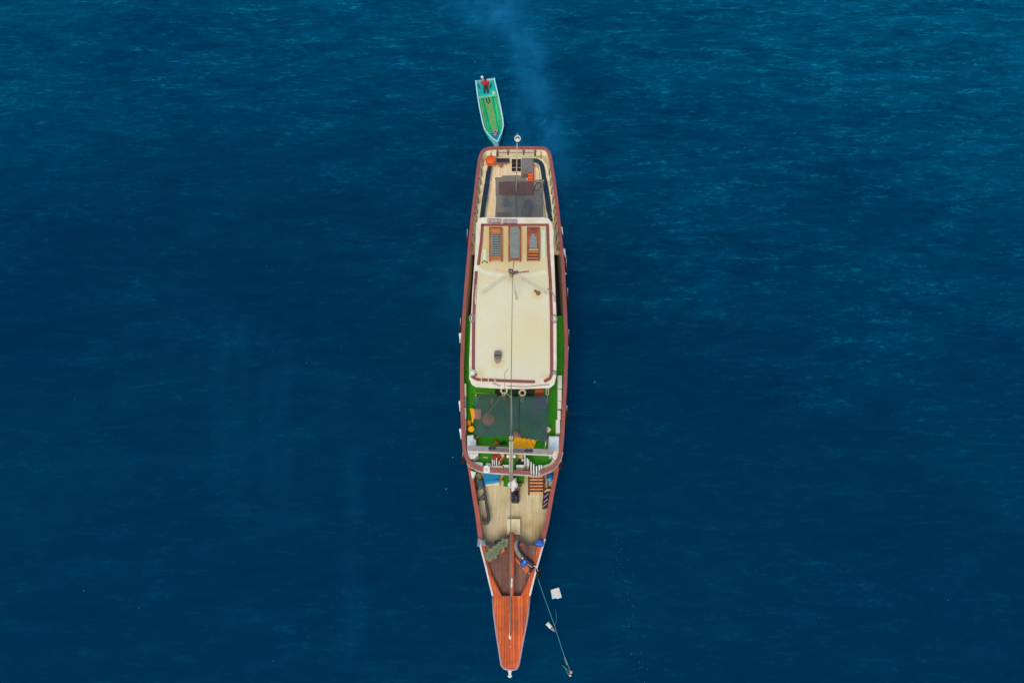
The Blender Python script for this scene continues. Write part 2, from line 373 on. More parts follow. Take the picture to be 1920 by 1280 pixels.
    def ma(op, x, y):
        q = n.new("ShaderNodeMath"); q.operation = op
        for k, val in enumerate((x, y)):
            if isinstance(val, (int, float)): q.inputs[k].default_value = val
            else: L.new(val, q.inputs[k])
        return q.outputs[0]
    def mix(fac, c1, c2):
        q = n.new("ShaderNodeMix"); q.data_type = 'RGBA'; L.new(fac, q.inputs["Factor"])
        for k, c in ((6, c1), (7, c2)):
            if isinstance(c, tuple): q.inputs[k].default_value = (*c, 1)
            else: L.new(c, q.inputs[k])
        return q.outputs[2]
    sep = n.new("ShaderNodeSeparateXYZ"); L.new(tc.outputs["Object"], sep.inputs[0])
    # the breeze ruffles the water away from the bow, most to the north-east
    wind = ma('ADD', ma('MULTIPLY', sep.outputs[1], 0.021), ma('MULTIPLY', sep.outputs[0], 0.0055))
    wind = ma('ADD', wind, ma('MULTIPLY', ma('ABSOLUTE', sep.outputs[0], 0), 0.004))
    wind = ma('ADD', wind, mr(noise(0.035, 0.05, 15, 3), 0.3, 0.7, -0.22, 0.22))
    wind = mr(wind, 0.5, 1.45, 0.08, 1.0)
    fa = noise(1.3, 3.4, -6, 6, 0.66, 1.2); fb_ = noise(1.2, 2.9, -38, 5, 0.62, 1.2, (7, 3, 0))
    fine = ma('ADD', ma('MULTIPLY', fa, 0.6), ma('MULTIPLY', fb_, 0.4))
    mid = noise(0.40, 1.1, -24, 6, 0.62, 1.0, (5, 2, 0)); tiny = noise(6, 12, -8, 3)
    swell = noise(0.085, 0.34, -27, 4, 0.55, 0.8, (1, 7, 0))
    h = ma('ADD', ma('MULTIPLY', fine, 0.26), ma('ADD', ma('MULTIPLY', mid, 0.6), ma('MULTIPLY', tiny, 0.04)))
    h = ma('ADD', h, ma('MULTIPLY', swell, 1.1))
    bp = n.new("ShaderNodeBump"); bp.inputs["Distance"].default_value = 0.55
    L.new(ma('MULTIPLY', wind, 0.75), bp.inputs["Strength"]); L.new(h, bp.inputs["Height"]); [L.new(bp.outputs[0], q_.inputs["Normal"]) for q_ in (body, gl, fr_)]
    # water colour: deep blue, patches of blue-green, crest highlights painted into the colour, aerated wake
    big = mr(noise(0.045, 0.06, 30, 4, 0.6, 0, (2, 8, 0)), 0.35, 0.65, 0, 1)
    col = mix(big, lin((0, 38, 68)), lin((0, 44, 71)))
    col = mix(ma('MULTIPLY', mr(ma('ADD', ma('MULTIPLY', mid, .6), ma('MULTIPLY', swell, .4)), 0.32, 0.72, 0, 1), mr(wind, 0, 1, .06, 1)), col, lin((0, 84, 118)))
    ridge = ma('MULTIPLY', mr(fine, 0.51, 0.64, 0, 1), mr(ma('ADD', ma('MULTIPLY', mid, .5), ma('MULTIPLY', swell, .5)), 0.5, 0.62, 0, 1))
    crest = noise(0.26, 1.5, -22, 5, 0.62, 1.4, (4, 1, 0))
    line = ma('MULTIPLY', mr(crest, 0.52, 0.70, 0, 1), mr(fine, 0.46, 0.60, 0, 1))
    ridge = ma('MINIMUM', ma('ADD', ma('MULTIPLY', ridge, 0.6), ma('MULTIPLY', line, 0.8)), 1.0)
    col = mix(ma('MULTIPLY', ridge, mr(wind, 0, 1, .04, 1)), col, lin((20, 136, 160)))
    aa = n.new("ShaderNodeAttribute"); aa.attribute_name = "aerated"
    cl = mr(noise(0.4, 0.25, 25, 5, 0.55, 0.3, (1, 3, 0)), 0.32, 0.66, 0.15, 1.0)
    col = mix(ma('MULTIPLY', ma('MULTIPLY', aa.outputs["Fac"], cl), 0.8), col, lin((22, 108, 150)))
    L.new(col, body.inputs["Color"]); me.materials.append(m)
sea()

# ------------------------------------------------------------------ the ship
ZU, ZC, ZR, ZF = 4.0, 5.0, 6.6, 2.2          # upper deck, upper rail cap, deckhouse roof, foredeck
ship = thing("wooden_ship", "large white wooden sailing ship with brown rails, cream roof and long orange bowsprit", "ship", (0, 20, 0))
UL = [(995, 889), (951, 886.5), (905, 883), (891, 879), (882.5, 873), (876, 866), (872.5, 859), (869, 850), (867.5, 840), (865, 800), (863.5, 760), (863, 690),
      (866, 610), (870, 550), (874.5, 500), (878.7, 450), (884, 400), (890, 350), (895.5, 305), (898, 293), (901, 285), (906, 279.5), (914, 276.5), (925, 275)]
UR = [(1012.5, 889), (1032, 882), (1041, 876), (1048, 867), (1053, 855), (1055, 842), (1057.5, 816), (1060, 767), (1062.5, 730), (1064, 690), (1065, 655), (1063, 592),
      (1060.5, 542), (1058.7, 502), (1055, 459), (1047.5, 390), (1042.5, 346), (1037.5, 315), (1034.5, 296), (1032, 286), (1027, 278.5), (1019, 275.5), (1008, 275)]
uL = [P(a, b, ZC).xy for a, b in UL]; uR = [P(a, b, ZC).xy for a, b in UR]
loop = [tuple(p) for p in uR] + [tuple(p) for p in uL[::-1]]          # starboard of the stairs, round the stern, back to the stairs
def side(tab, Y, inset):
    ys = [p[1] for p in tab]; xs = [p[0] for p in tab]; return float(np.interp(Y, ys, xs)) + inset
def ustrip(y0, y1, z, inset=0.12, n=30):
    """outline of the upper deck between two photo rows"""
    Y0, Y1 = Yof(y1, z), Yof(y0, z)
    Y0 = max(Y0, uL[0][1] + inset); Y1 = min(Y1, uL[-1][1] - inset)
    Ys = np.linspace(Y0, Y1, n); return [(side(uR, y, -inset), y) for y in Ys] + [(side(uL, y, inset), y) for y in Ys[::-1]]
# foredeck sheer
FL = [(876, 870), (881, 900), (887, 940), (891.5, 967), (896.5, 1009), (903, 1035), (910, 1062), (916.5, 1090), (923, 1116)]
FR = [(1050, 870), (1043, 905), (1037, 936), (1029.5, 980), (1022.5, 1010), (1015, 1035), (1007.5, 1062), (1001, 1088), (994, 1116)]
zf_ = lambda py: 3.1 + 0.8 * max(0, (py - 870) / 246.0) ** 1.4
fL = [P(a, b, zf_(b)) for a, b in FL]; fR = [P(a, b, zf_(b)) for a, b in FR]

# hull: lofted from sections
secs = []
Ybow = fL[-1].y; Yst = uL[-1][1]
stY = list(np.linspace(Ybow, fL[0].y, 14)) + list(np.linspace(fL[0].y + .4, Yst - 0.05, 34))
for Y in stY:
    if Y <= fL[0].y:
        l_, r_ = fL[::-1], fR[::-1]; xl = np.interp(Y, [p.y for p in l_], [p.x for p in l_]); xr = np.interp(Y, [p.y for p in r_], [p.x for p in r_])
        zs = float(np.interp(Y, [p.y for p in l_], [p.z for p in l_])) - 0.12
    else:
        xl, xr = side(uL, max(Y, uL[8][1]), 0.0), side(uR, max(Y, uR[6][1]), 0.0); zs = 3.1
    c = (xl + xr) / 2; hw = (xr - xl) / 2 - 0.08
    t = max(0.0, min(1.0, (Y - (Ybow + 1.2)) / 9.0)); wl = 0.04 + 0.86 * t ** 0.55; t2 = max(0, (Y - (Yst - 5)) / 5); wl *= 1 - 0.25 * t2 ** 2
    prof = [(1.0, zs), (0.5 + 0.5 * (0.96 * t ** 0.15 if t > 0 else 0.5), 2.0 if zs > 2.4 else zs - .4), (wl, 0.4), (wl * 0.9, 0.0), (wl * 0.45, -1.2), (0.02, -1.9)]
    secs.append([(c - hw * q, Y + (0.0 if k == 0 else 0.0), z) for k, (q, z) in enumerate(prof)] + [(c + hw * q, Y, z) for q, z in prof[::-1]])
mb = MB(); n = len(secs[0]); vs = [v for s_ in secs for v in s_]
fs = [(i * n + k, i * n + k + 1, (i + 1) * n + k + 1, (i + 1) * n + k) for i in range(len(secs) - 1) for k in range(n - 1)]
fs += [tuple(range(n)), tuple((len(secs) - 1) * n + k for k in range(n))[::-1]]
mb.add(vs, fs, True); mb.build("hull", M_hull, ship)
# rubbing strake low along each side
# upper bulwark wall and its cap
out1 = offset(loop, 0.06); in1 = offset(loop, 0.17)
MB().band(out1, in1, [4.35 if p[1] < Yof(862, 5) else 2.3 for p in loop], ZC - 0.07).build("bulwark", M_inner, ship)
lo = smooth_pl(loop, 1)
MB().band(offset(lo, -0.02), offset(lo, 0.215), ZC - 0.07, ZC).build("rail_cap", M_cap, ship)
# white plinth in front of the curved fore rail
frontpts = [P(a, b, 4.3).xy for a, b in [(872, 858), (876, 868), (884, 878), (898, 885.5), (920, 889), (951, 891), (994, 893)]]
MB().band(frontpts, offset(frontpts, 0.12), 4.4, 4.86).build("fascia", M_white, ship)
frontpts = [P(a, b, 4.3).xy for a, b in [(1013, 893), (1033, 886), (1044, 878), (1051, 866), (1055, 852)]]
MB().band(frontpts, offset(frontpts, 0.12), 4.4, 4.86).build("fascia", M_white, ship)
# decks
MB().prism(ustrip(275, 476, ZU), ZU - 0.15, ZU).build("aft_deck", M_aft, ship)
MB().prism(ustrip(476.5, 593, 2.2), 2.0, 2.15).build("side_well", M_wellshade, ship)
MB().prism(ustrip(592, 884, ZU), ZU - 0.15, ZU).build("green_deck", M_green, ship)
# foredeck
def fstrip(y0, y1, z, inset, n=14):
    Ya, Yb = Yof(y1, z), Yof(y0, z); Ys = np.linspace(Ya, Yb, n)
    l = lambda Y: float(np.interp(Y, [p.y for p in fL[::-1]], [p.x for p in fL[::-1]])) + inset
    r = lambda Y: float(np.interp(Y, [p.y for p in fR[::-1]], [p.x for p in fR[::-1]])) - inset
    return [(r(y), y) for y in Ys] + [(l(y), y) for y in Ys[::-1]]
MB().prism(fstrip(850, 1022, ZF, 0.12), ZF - 0.12, ZF).build("fore_deck", M_fore, ship)
for tab, sgn, k in ((fL, 1, 0), (fR, -1, 1)):
    A = [(p.x, p.y) for p in tab[:5]]; zz = [p.z for p in tab[:5]]
    B = [(p.x + sgn * 0.26, p.y) for p in tab[:5]]
    MB().band(A, B, [z - 0.07 for z in zz], zz).build("rail_cap", M_capf, ship)
    A2 = [(p.x + sgn * 0.05, p.y) for p in tab]; B2 = [(p.x + sgn * 0.15, p.y) for p in tab]
    MB().band(A2, B2, [p.z - 1.2 for p in tab], [p.z - 0.07 for p in tab]).build("bulwark", M_inner if 0 else M_orang2, ship)
    t3 = tab[4:]
    MB().band([(p.x - sgn * 0.03, p.y) for p in t3], [(p.x + sgn * 0.075, p.y) for p in t3], [p.z - 0.5 for p in t3], [p.z + 0.03 for p in t3]).build("bow_edge", M_white, ship)
# forecastle: brown sunken floor, orange side decks, bowsprit platform
ZB = 3.35
MB().prism([P(a, b, ZB) for a, b in [(906, 1022), (1012, 1022), (1005, 1054), (978, 1118), (941, 1118), (918, 1072), (911, 1047)]], ZF - .1, ZB).build("forecastle_deck", M_brown, ship)
bl = [(909, 1022), (913, 1047), (921.5, 1075), (941, 1117)]; br = [(1007.5, 1022), (1002, 1052), (993, 1080), (976.5, 1117)]
def mid_pl(tab, rows):
    return [(float(np.interp(P(960, r_, 3.7).y, [p.y for p in tab[::-1]], [p.x for p in tab[::-1]])), P(960, r_, 3.7).y) for r_ in rows]
for inn, tab, s_ in ((bl, fL, 1), (br, fR, -1)):
    rows = [b for a, b in inn]; A = mid_pl(tab, rows); A = [(x + s_ * 0.076, y) for x, y in A]
    B = [tuple(P(a, b, 3.6).xy) for a, b in inn]
    MB().band(A, B, 3.2, [3.55, 3.62, 3.72, 3.845], z1b=[3.48, 3.52, 3.6, 3.84]).build("side_deck", M_orange, ship)
spl = [(923.5, 1116.5), (926, 1151), (930.5, 1185), (935, 1214), (940, 1246), (943, 1250), (949, 1252)]
spr = [(993.5, 1116.5), (990, 1151), (985, 1180), (980, 1205), (973, 1244), (971, 1249), (966, 1252)]
zz = [3.85, 4.0, 4.15, 4.25, 4.4, 4.4, 4.4]
A = [tuple(P(a, b, z).xy) for (a, b), z in zip(spl, zz)]; B = [tuple(P(a, b, z).xy) for (a, b), z in zip(spr, zz)]
bow = MB().band(A, B, [z - .18 for z in zz], zz).build("bowsprit_deck", M_orange, ship)
for tabl in (A, B):
    MB().tube([(x, y, z - 0.03) for (x, y), z in zip(tabl, zz)], 0.055, 6).build("bowsprit_edge", M_lilac, ship)
e0, e1 = P(944, 1252, 4.4), P(971, 1252, 4.4)
MB().tube([e0, (e0 + e1) / 2 + Vector((0, -0.1, -.03)), e1], 0.05, 8).build("bowsprit_end", mat("end_pink", (206, 150, 136), .5), ship)
fg = MB(); a = P(956, 1252, 4.3); b_ = P(956, 1268, 4.2)
fg.tube([a, a.lerp(b_, .4), a.lerp(b_, .7), b_], [.1, .09, .07, .05], 8); fg.ell(a.lerp(b_, .9), (.12, .09, .1)); fg.ell(a.lerp(b_, .3), (.11, .1, .1))
fg.build("figurehead", M_white, ship)
# spar down the middle of the forecastle
MB().tube([P(959.5, 998, 3.75), P(959.5, 1080, 3.8), P(959.2, 1118, 3.95)], [.165, .15, .09], 10).build("bowsprit_spar", M_orang2, ship)
MB().tube([P(957.3, 1119, 4.02), P(956.6, 1190, 4.25)], 0.045, 6).build("forestay_tackle", mat("tackle_tan", (214, 160, 104), .8), ship)
for a, b, r_ in ((956.3, 1192, .11), (956.4, 1213, .09), (956.3, 1220, .05), (959.5, 1087, .1), (958.5, 1095, .12)):
    MB().ell(P(a, b, 4.2 if b > 1100 else 4.0), (r_ * .7, r_ * 1.5, r_ * .7)).build("stay_block", M_edge, ship)

# deckhouse and roof
RO = [(897, 409), (905, 407), (1019, 407), (1029, 409.5), (1035, 418), (1038.5, 434), (1037.5, 450), (1039, 477), (1041, 530), (1043.5, 592), (1044, 680),
      (1043, 705), (1040, 719), (1032, 726), (985, 728), (937.5, 727.5), (892, 724.5), (884.5, 720), (879.5, 709), (879.5, 680), (882, 610), (885.5, 545), (890.5, 477), (892, 436), (893, 418)]
ro = [tuple(P(a, b, ZR).xy) for a, b in RO]
roof = MB().prism(ro, ZR - 0.16, ZR).build("roof", M_edge, ship, bevel=0.04)
cx = sum(p[0] for p in ro) / len(ro); cy = sum(p[1] for p in ro) / len(ro)
yfront = Yof(728, ZR) + 1.25
hw_ = [(cx + (x - cx) * 0.90, max(yfront, cy + (y - cy) * 0.965)) for x, y in ro]
dh = MB().prism(hw_, 2.16, ZR - 0.16).build("deckhouse", M_inner, ship)
# cream panel inside the brown trim
RP = [(905, 421.5), (1026, 421.5), (1027.5, 477), (1030.5, 530), (1032, 600), (1032.5, 690), (1031, 709), (895, 709), (889, 700), (889.5, 680), (891.5, 610), (895, 545), (900.5, 477)]
MB().ppoly(RP, ZR + 0.02, 0.02).build("roof_panel", M_roof, roof)
def trim(pts, w_px=6.3):
    pl = [tuple(P(a, b, ZR + .07).xy) for a, b in pts]; w_ = w_px * 0.0305
    return MB().band(offset(pl, -w_ / 2), offset(pl, w_ / 2), ZR, ZR + 0.07).build("roof_trim", M_trim, roof)
trim([(897, 496), (902.5, 450), (904.5, 421.2)]); trim([(902, 421.2), (1029, 421.2)], 5.2)
trim([(1026.7, 423.2), (1028.5, 477), (1032, 530), (1034, 592), (1034.3, 680), (1034.3, 700), (1031, 709), (1020.5, 714.5)])
trim([(893, 508), (889.5, 560), (888, 600), (887.3, 694)])
trim([(884, 704), (891, 709.5), (897, 711), (940, 713), (1003, 715.3)], 5.6)
for x in (902, 915, 927.5):
    MB().pbox(x, 707, x + 1.2, 716, ZR + 0.09, 0.05).build("trim_strap", M_edge, roof)
MB().tube([P(924, 718, ZR + .03), P(938, 723.5, ZR + .03)], .03).build("roof_batten", M_grey, roof)
MB().tube([P(950, 723.5, ZR + .03), P(985, 725, ZR + .03), P(1030, 720.5, ZR + .03)], .025).build("roof_batten", M_grey, roof)
for x, y in ((885.5, 597), (1039, 598)):
    c = P(x, y, ZR); MB().torus(c + Vector((0, 0, .03)), .16, .05, sy=1.6).build("roof_ring", M_grey, roof)
MB().lathe(P(886, 699, ZR), [(0, .22), (.16, .21), (.2, .12), (.2, 0)]).build("corner_cap", M_ltgrn, roof)
MB().lathe(P(1039.5, 699, ZR), [(0, .14), (.12, .13), (.13, 0)]).build("corner_cap", M_grey, roof)
MB().lathe(P(892, 703.5, ZR), [(0, .14), (.08, .13), (.08, 0)]).build("corner_cap", M_trim, roof)
# pale bleached streaks with raised battens either side of the short aft mast
for pts in ([(894, 497), (899, 499), (906, 506), (925, 510), (950, 514), (938, 519), (912, 516), (896, 507)], [(975, 515), (1008, 509), (1024, 506), (1026, 514), (1000, 520), (980, 519)]):
    MB().ppoly(pts, ZR + 0.032, 0.02).build("pale_mat", mat("pale_canvas", (216, 212, 178), .8, .06), roof)
# short aft mast with two gaff spars, shrouds to the roof edge
foot = P(968.5, 562, ZR); zt = zat(514, foot.y); top = Vector((P(961, 514, zt).x, foot.y, zt))
am = MB().tube([foot, top], [.045, .035], 8).build("aft_mast", mat("pale_spar", (214, 204, 150), .6, .08), ship)
hd = MB(); hd.ell(top + Vector((.02, .1, 0)), (.24, .13, .10), jit=.3); hd.ell(top + Vector((-.12, .2, .1)), (.14, .12, .08), jit=.3); hd.ell(top + Vector((.22, .1, .06)), (.13, .1, .08), jit=.3)
hd.build("mast_head", mat("head_grey", (92, 78, 74), .7, .4, 12), am)
MB().ell(top + Vector((-.1, .14, .12)), (.06, .05, .04)).build("head_fitting", M_edge, am)
MB().lathe(P(959, 517, zt - .2), [(0, 0), (.13, .05), (.13, .2), (0, .24)]).build("head_lamp", mat("brass_green", (150, 140, 60), .4), am)
MB().tube([P(929, 505.5, zt), P(956, 510, zt)], .028, 6).build("spar", M_tan, am)
MB().tube([P(966, 512, zt), P(992, 508.5, zt)], .035, 6).build("spar", M_redb, am)
MB().tube([top, P(962.5, 499, zt + .25), P(964, 489, zt + .1)], .02, 6).build("antenna", M_redb, am)
def shroud(a, b, nseg, parent):
    pts = [a.lerp(b, t) + Vector((0, .03 * (-1) ** int(t * 40), 0)) for t in np.linspace(0, 1, nseg * 2)]
    MB().tube(pts, [.004 if k % 4 < 2 else .013 for k in range(len(pts))], 5).build("shroud_line", M_grey, parent)
for (xa, ya, xb, yb) in ((947, 517, 904, 547), (950, 519, 905, 551), (975, 518, 1036, 552), (977, 522, 1026, 551)):
    shroud(P(xa, ya, zt - .4), P(xb, yb, ZR + .12), 20, am)
MB().tube([P(1026, 541, ZR + .15), P(1034, 546, ZR + .15), P(1040, 556, ZR + .1), P(1041, 566, ZR + .1)], .03, 6).build("shackle", M_grey, am)
MB().tube([P(893, 533, ZR + .1), P(891, 560, ZR + .15), P(892, 571, ZR + .1)], .03, 6).build("shackle", M_edge, am)

# fore mast: carved white foot, lower mast, cap, topmast, stays
mf = P(960, 905, ZF + 0.3); mY = mf.y
z_cap = zat(812, mY); z_top = zat(724, mY); xm = lambda py, z: P(958.3, py, z).x
mast = MB().tube([(xm(895, 2.4), mY, ZF), (xm(860, 6), mY, 6), (xm(812, z_cap), mY, z_cap)], [.15, .13, .095], 12).build("mast", M_mast, ship)
MB().tube([(xm(812, z_cap) + .02, mY + .12, z_cap - 1.0), (xm(724, z_top), mY + .05, z_top)], [.062, .02], 8).build("topmast", M_mast, mast)
MB().box((xm(812, z_cap), mY + .05, z_cap), (.22, .36, .1)).build("mast_cap", M_metal, mast)
MB().box((xm(812, z_cap), mY + .05, z_cap - .9), (.26, .32, .08)).build("trestle_tree", M_metal, mast)
zb = zat(855, mY); cb = MB()
for s_ in (-1, 1): cb.ell((xm(855, zb) + s_ * .17, mY, zb), (.1, .1, .12))
cb.box((xm(855, zb), mY, zb), (.4, .12, .1)); cb.build("cleat", M_edge, mast)
fb = MB(); FBp = [(953.5, 895), (969, 895), (968, 899), (969, 903), (971.5, 907), (970, 912), (966, 914), (964, 919), (961, 920), (957.5, 918), (957, 914), (953, 911), (952, 906), (954.5, 903), (955, 899)]
fb.ppoly(FBp, 3.1, .5); fb.ppoly([(955 + (a - 955) * .8 + 1, 906 + (b - 906) * .75) for a, b in FBp], 3.35, .25); fb.build("mast_foot", M_white, mast, bevel=.03)
mh = Vector((xm(724, z_top), mY + .05, z_top))
def rope(a, b, r_, name, sag=0.0, m_=M_ropel, parent=ship, n=8):
    pts = [Vector(a).lerp(Vector(b), t) - Vector((0, 0, sag * 4 * t * (1 - t))) for t in np.linspace(0, 1, n)]
    return MB().tube(pts, r_, 5).build(name, m_, parent)
rope(mh, P(957, 1192, 4.35), .022, "forestay", 0.3)
rope(mh, top + Vector((0, 0, .1)), .016, "triatic_stay", 0.4)
jn = P(946, 735, 11.0)
rope(jn, P(895, 799, 6.1), .02, "side_stay"); rope(jn, P(957.5, 743.5, z_top - 2), .022, "side_stay", m_=M_mast)
rope(P(953, 691, 10), P(946, 700, 9.6), .012, "halyard"); rope(P(946, 700, 9.6), jn, .012, "halyard")

# crossbeam with grey channel over the fore end of the green deck
zbm = 6.0
cbm = MB().ppoly([(880, 834.5), (958, 840), (1042, 846), (1041, 854), (958, 850), (877, 847)], zbm, .12).build("crossbeam", M_edge, ship)
MB().ppoly([(877.5, 834.5), (958, 838.6), (1036, 842.5), (1039, 847), (1036, 852), (958, 848.4), (877.5, 844.5)], zbm + .05, .045).build("beam_channel", M_grey, cbm)
for x0, x1, y0 in ((916, 930, 840), (983, 999, 844.3)):
    m_ = MB()
    for k in range(7):
        xx = x0 + (x1 - x0) * (k + .5) / 7; c = P(xx, y0 + .3 * math.sin(k * 2.1), zbm + .06); m_.ell(c, (.05, .08 + .03 * (k % 3), .02))
        m_.tube([c, P(xx + 1.6, y0 + 1.4 * (-1) ** k, zbm + .06)], .02, 5)
    m_.build("beam_fitting", M_char, cbm)
MB().ppoly([(917, 838.2), (998, 842.3), (998, 849), (917, 845.2)], zbm + .07, .018).build("beam_inlay", mat("inlay_grey", (104, 92, 92), .6), cbm)
for x, y in ((884, 842), (1033, 848)):
    p_ = P(x, y, zbm - .12); MB().tube([(p_.x, p_.y, ZU), p_], .07, 8).build("beam_post", M_white, cbm)

# inner frames of the bulwark, seen as dark hooked ribs
M_rib = mat("rib_brown", (110, 74, 66), .6)  # one even brown for the ribs and small dark fittings
def rib(x, y, s_, sc_=1.0):
    c = P(x, y, 4.75)
    pts = [c + Vector((0, 0.16 * sc_, .14)), c + Vector((s_ * .09, .04, .05)), c + Vector((s_ * .14, -.12 * sc_, -.1)), c + Vector((s_ * .13, -.2 * sc_, -.5))]
    MB().tube(pts, [.035, .035, .03, .02], 6).build("frame_rib", M_rib, ship)
for y in (302, 320, 338, 355, 373, 391, 404, 443, 467): rib(float(np.interp(y, [275, 300, 350, 400, 450, 500], [905, 902.5, 896.5, 890.5, 885.5, 881])), y, 1)
for y in (320, 338, 355, 373, 391, 405, 420, 440, 458): rib(float(np.interp(y, [275, 300, 350, 400, 450, 500], [1026, 1031, 1037, 1043, 1048.5, 1052])), y, -1)
for x in (952.5, 982, 933, 1003.5):
    a, b_ = P(x, 282.5, 4.95), P(x, 291 + (1 if x in (933, 1003.5) else 0), 4.3)
    MB().tube([a, a.lerp(b_, .5), b_], [.07, .06, .09], 8).build("transom_bracket", M_rib, ship)
MB().tube([P(934, 286, 4.7), P(1001, 286, 4.7)], .025, 6).build("transom_rod", M_grey, ship)
for x0, x1 in ((912, 920), (922, 931), (1005, 1014), (1016, 1025)):
    MB().pbox(x0, 281.5, x1, 291, 4.8, .8).build("corner_panel", M_inner, ship, bevel=.1)
def lining(pl, name):
    A, B = offset(pl, .18), offset(pl, .40); vs = []; n_ = len(pl)
    for (x, y), (u, v) in zip(A, B): vs += [(x, y, ZC - .09), (u, v, ZU), (u - (u - x) * .2, v - (v - y) * .2, ZU)]
    MB().add(vs, [(i * 3, i * 3 + 1, i * 3 + 4, i * 3 + 3) for i in range(n_ - 1)] + [(i * 3 + 1, i * 3 + 2, i * 3 + 5, i * 3 + 4) for i in range(n_ - 1)]).build(name, M_inner, ship)
lining([p for p in loop if p[1] > Yof(480, 5)], "bulwark_lining")
# bench round the aft deck
seatL = [(922, 300), (914, 306), (911, 330), (907.5, 355), (903, 385), (900, 412)]
seatR = [(1001, 300), (1012, 303), (1018, 310), (1021, 330), (1026, 362), (1030.5, 395), (1034, 415)]
for pts in (seatL, seatR):
    pl = [tuple(P(a, b, 4.42).xy) for a, b in pts]
    MB().band(offset(pl, -.32), offset(pl, .32), ZU, 4.38).build("bench_base", M_inner, ship)
def cushion(pts, w_, name="bench_cushion"):
    pl = smooth_pl([tuple(P(a, b, 4.5).xy) for a, b in pts], 1)
    return MB().band(offset(pl, -w_ / 2), offset(pl, w_ / 2), 4.38, 4.5).build(name, M_navy, ship, bevel=.03)
cushion([(931, 300), (955.5, 300)], .34)
cushion([(918.5, 311), (917, 318)], .32); cushion([(917, 319), (915.8, 323), (913, 344)], .35); cushion([(912.9, 344.6), (907.5, 380)], .37); cushion([(907.3, 380.6), (905, 396), (904, 408)], .34)
cushion([(1000, 299.5), (1008, 301), (1014, 305), (1017.5, 314), (1020.5, 335)], .34); cushion([(1020.8, 335.7), (1026, 365), (1030, 397)], .38); cushion([(1030.1, 397.6), (1033, 414)], .3)
# companionway hatch with ladder, its slid-back cover
MB().pbox(958, 297, 978, 322.5, ZU + .16, .16).build("hatch_coaming", M_edge, ship)
hh = MB().pbox(959.3, 298, 976.8, 321.5, ZU + .165, .1).build("hatch_shade_slab", mat("hatch_dark", (34, 12, 18), .8), ship)  # solid dark slab, coloured as the unlit inside of the hatch
for y in (306.5, 314.3): MB().pbox(959.3, y - .5, 976.8, y + .5, ZU + .19, .02).build("hatch_rung", M_lilac if y > 310 else M_rib, hh)
hc = MB().pbox(977.5, 296.5, 1000.5, 325.5, ZU + .55, .5).build("hatch_cover", mat("cover_greybrown", (124, 108, 98), .7, .18, 1.5, stain=(110, 116, 128), stain_amt=.8, stain_scale=.8), ship, bevel=.03)
MB().pbox(999.5, 306, 1001.5, 334, ZU + .5, .48).build("hatch_side", M_redb, ship)
# pole with lantern at the stern
fp = P(967.3, 393, ZU); zl = zat(251, fp.y); xp = lambda py, z: P(968.8, py, z).x
st = MB().tube([fp, (xp(300, 9), fp.y, 9), (P(970, 251, zl).x, fp.y, zl)], [.055, .04, .018], 8).build("stern_pole", M_mast, ship)
zr = zat(260, fp.y); c = P(970.4, 260, zr); c.y = fp.y
MB().torus(c, .17, .035, axis=(0, -.6, .8)).build("lantern_ring", M_edge, st)
MB().ell(c + Vector((0, -.02, -.1)), (.11, .11, .1)).build("lantern", M_white, st)

# awnings (translucent shade nets) on frames
def awning(name, pts, z, m_, posts, sag=.06, parent=ship):
    top_ = [P(a, b, z) for a, b in pts]; cxx = sum(p.x for p in top_) / len(top_); cyy = sum(p.y for p in top_) / len(top_)
    bm = bmesh.new(); vv = [bm.verts.new(p) for p in top_]; bm.faces.new(vv)
    bmesh.ops.triangulate(bm, faces=bm.faces[:]); bmesh.ops.subdivide_edges(bm, edges=bm.edges[:], cuts=5, use_grid_fill=True)
    xs = [p.x for p in top_]; ys = [p.y for p in top_]; hx = (max(xs) - min(xs)) / 2; hy = (max(ys) - min(ys)) / 2
    for v in bm.verts:
        u = min(1, abs(v.co.x - cxx) / hx); w_ = min(1, abs(v.co.y - cyy) / hy)
        v.co.z += -sag * (1 - u * u) * (1 - w_ * w_) + .03 * math.sin(v.co.x * 4 + v.co.y * 2.2) * math.sin(v.co.y * 2.6 + 1)
    me = bpy.data.meshes.new(name); o0 = org(parent)
    for v in bm.verts: v.co -= o0
    bmesh.ops.recalc_face_normals(bm, faces=bm.faces); bm.to_mesh(me); bm.free(); me.materials.append(m_)
    for p in me.polygons: p.use_smooth = True
    o = bpy.data.objects.new(name, me); COL.objects.link(o); o.parent = parent; ORG[o.name] = o0
    sm = o.modifiers.new("thickness", 'SOLIDIFY'); sm.thickness = .006
    for a, b in posts:
        p_ = P(a, b, z); MB().tube([(p_.x, p_.y, ZU), (p_.x, p_.y, z - .01)], .035, 6).build("awning_post", M_edge, o)
    return o
aw = awning("aft_awning", [(928, 332.5), (940, 332), (942, 329), (969, 328), (985, 330), (989, 338), (1002, 340), (1004, 337), (1022, 336), (1018, 348), (1018.5, 380), (1019, 409), (928, 409), (930, 380), (930.5, 355)], 6.1, M_netA,
            [(929, 334), (1018, 338), (931, 404), (961, 404), (973, 404)])
MB().ppoly([(935.5, 341), (968, 340), (1001, 341), (1001, 365), (968, 365), (935, 364.5)], 6.2, .02).build("second_net", mat("net_brown", (100, 74, 70), .9, .2, 2, alpha=.6), aw)
MB().ppoly([(966, 329), (969.5, 329), (972, 408), (966, 408)], 5.8, .03).build("awning_seam", mat("seam_grey", (64, 60, 64), .9), aw)
MB().tube([P(x, y, 6.14) for x, y in ((1008, 343), (1013, 343), (1014.5, 348), (1010, 356), (1005, 358.5), (1002, 356), (1003, 349), (1008, 343))], .03, 6).build("awning_cord", M_char, aw)
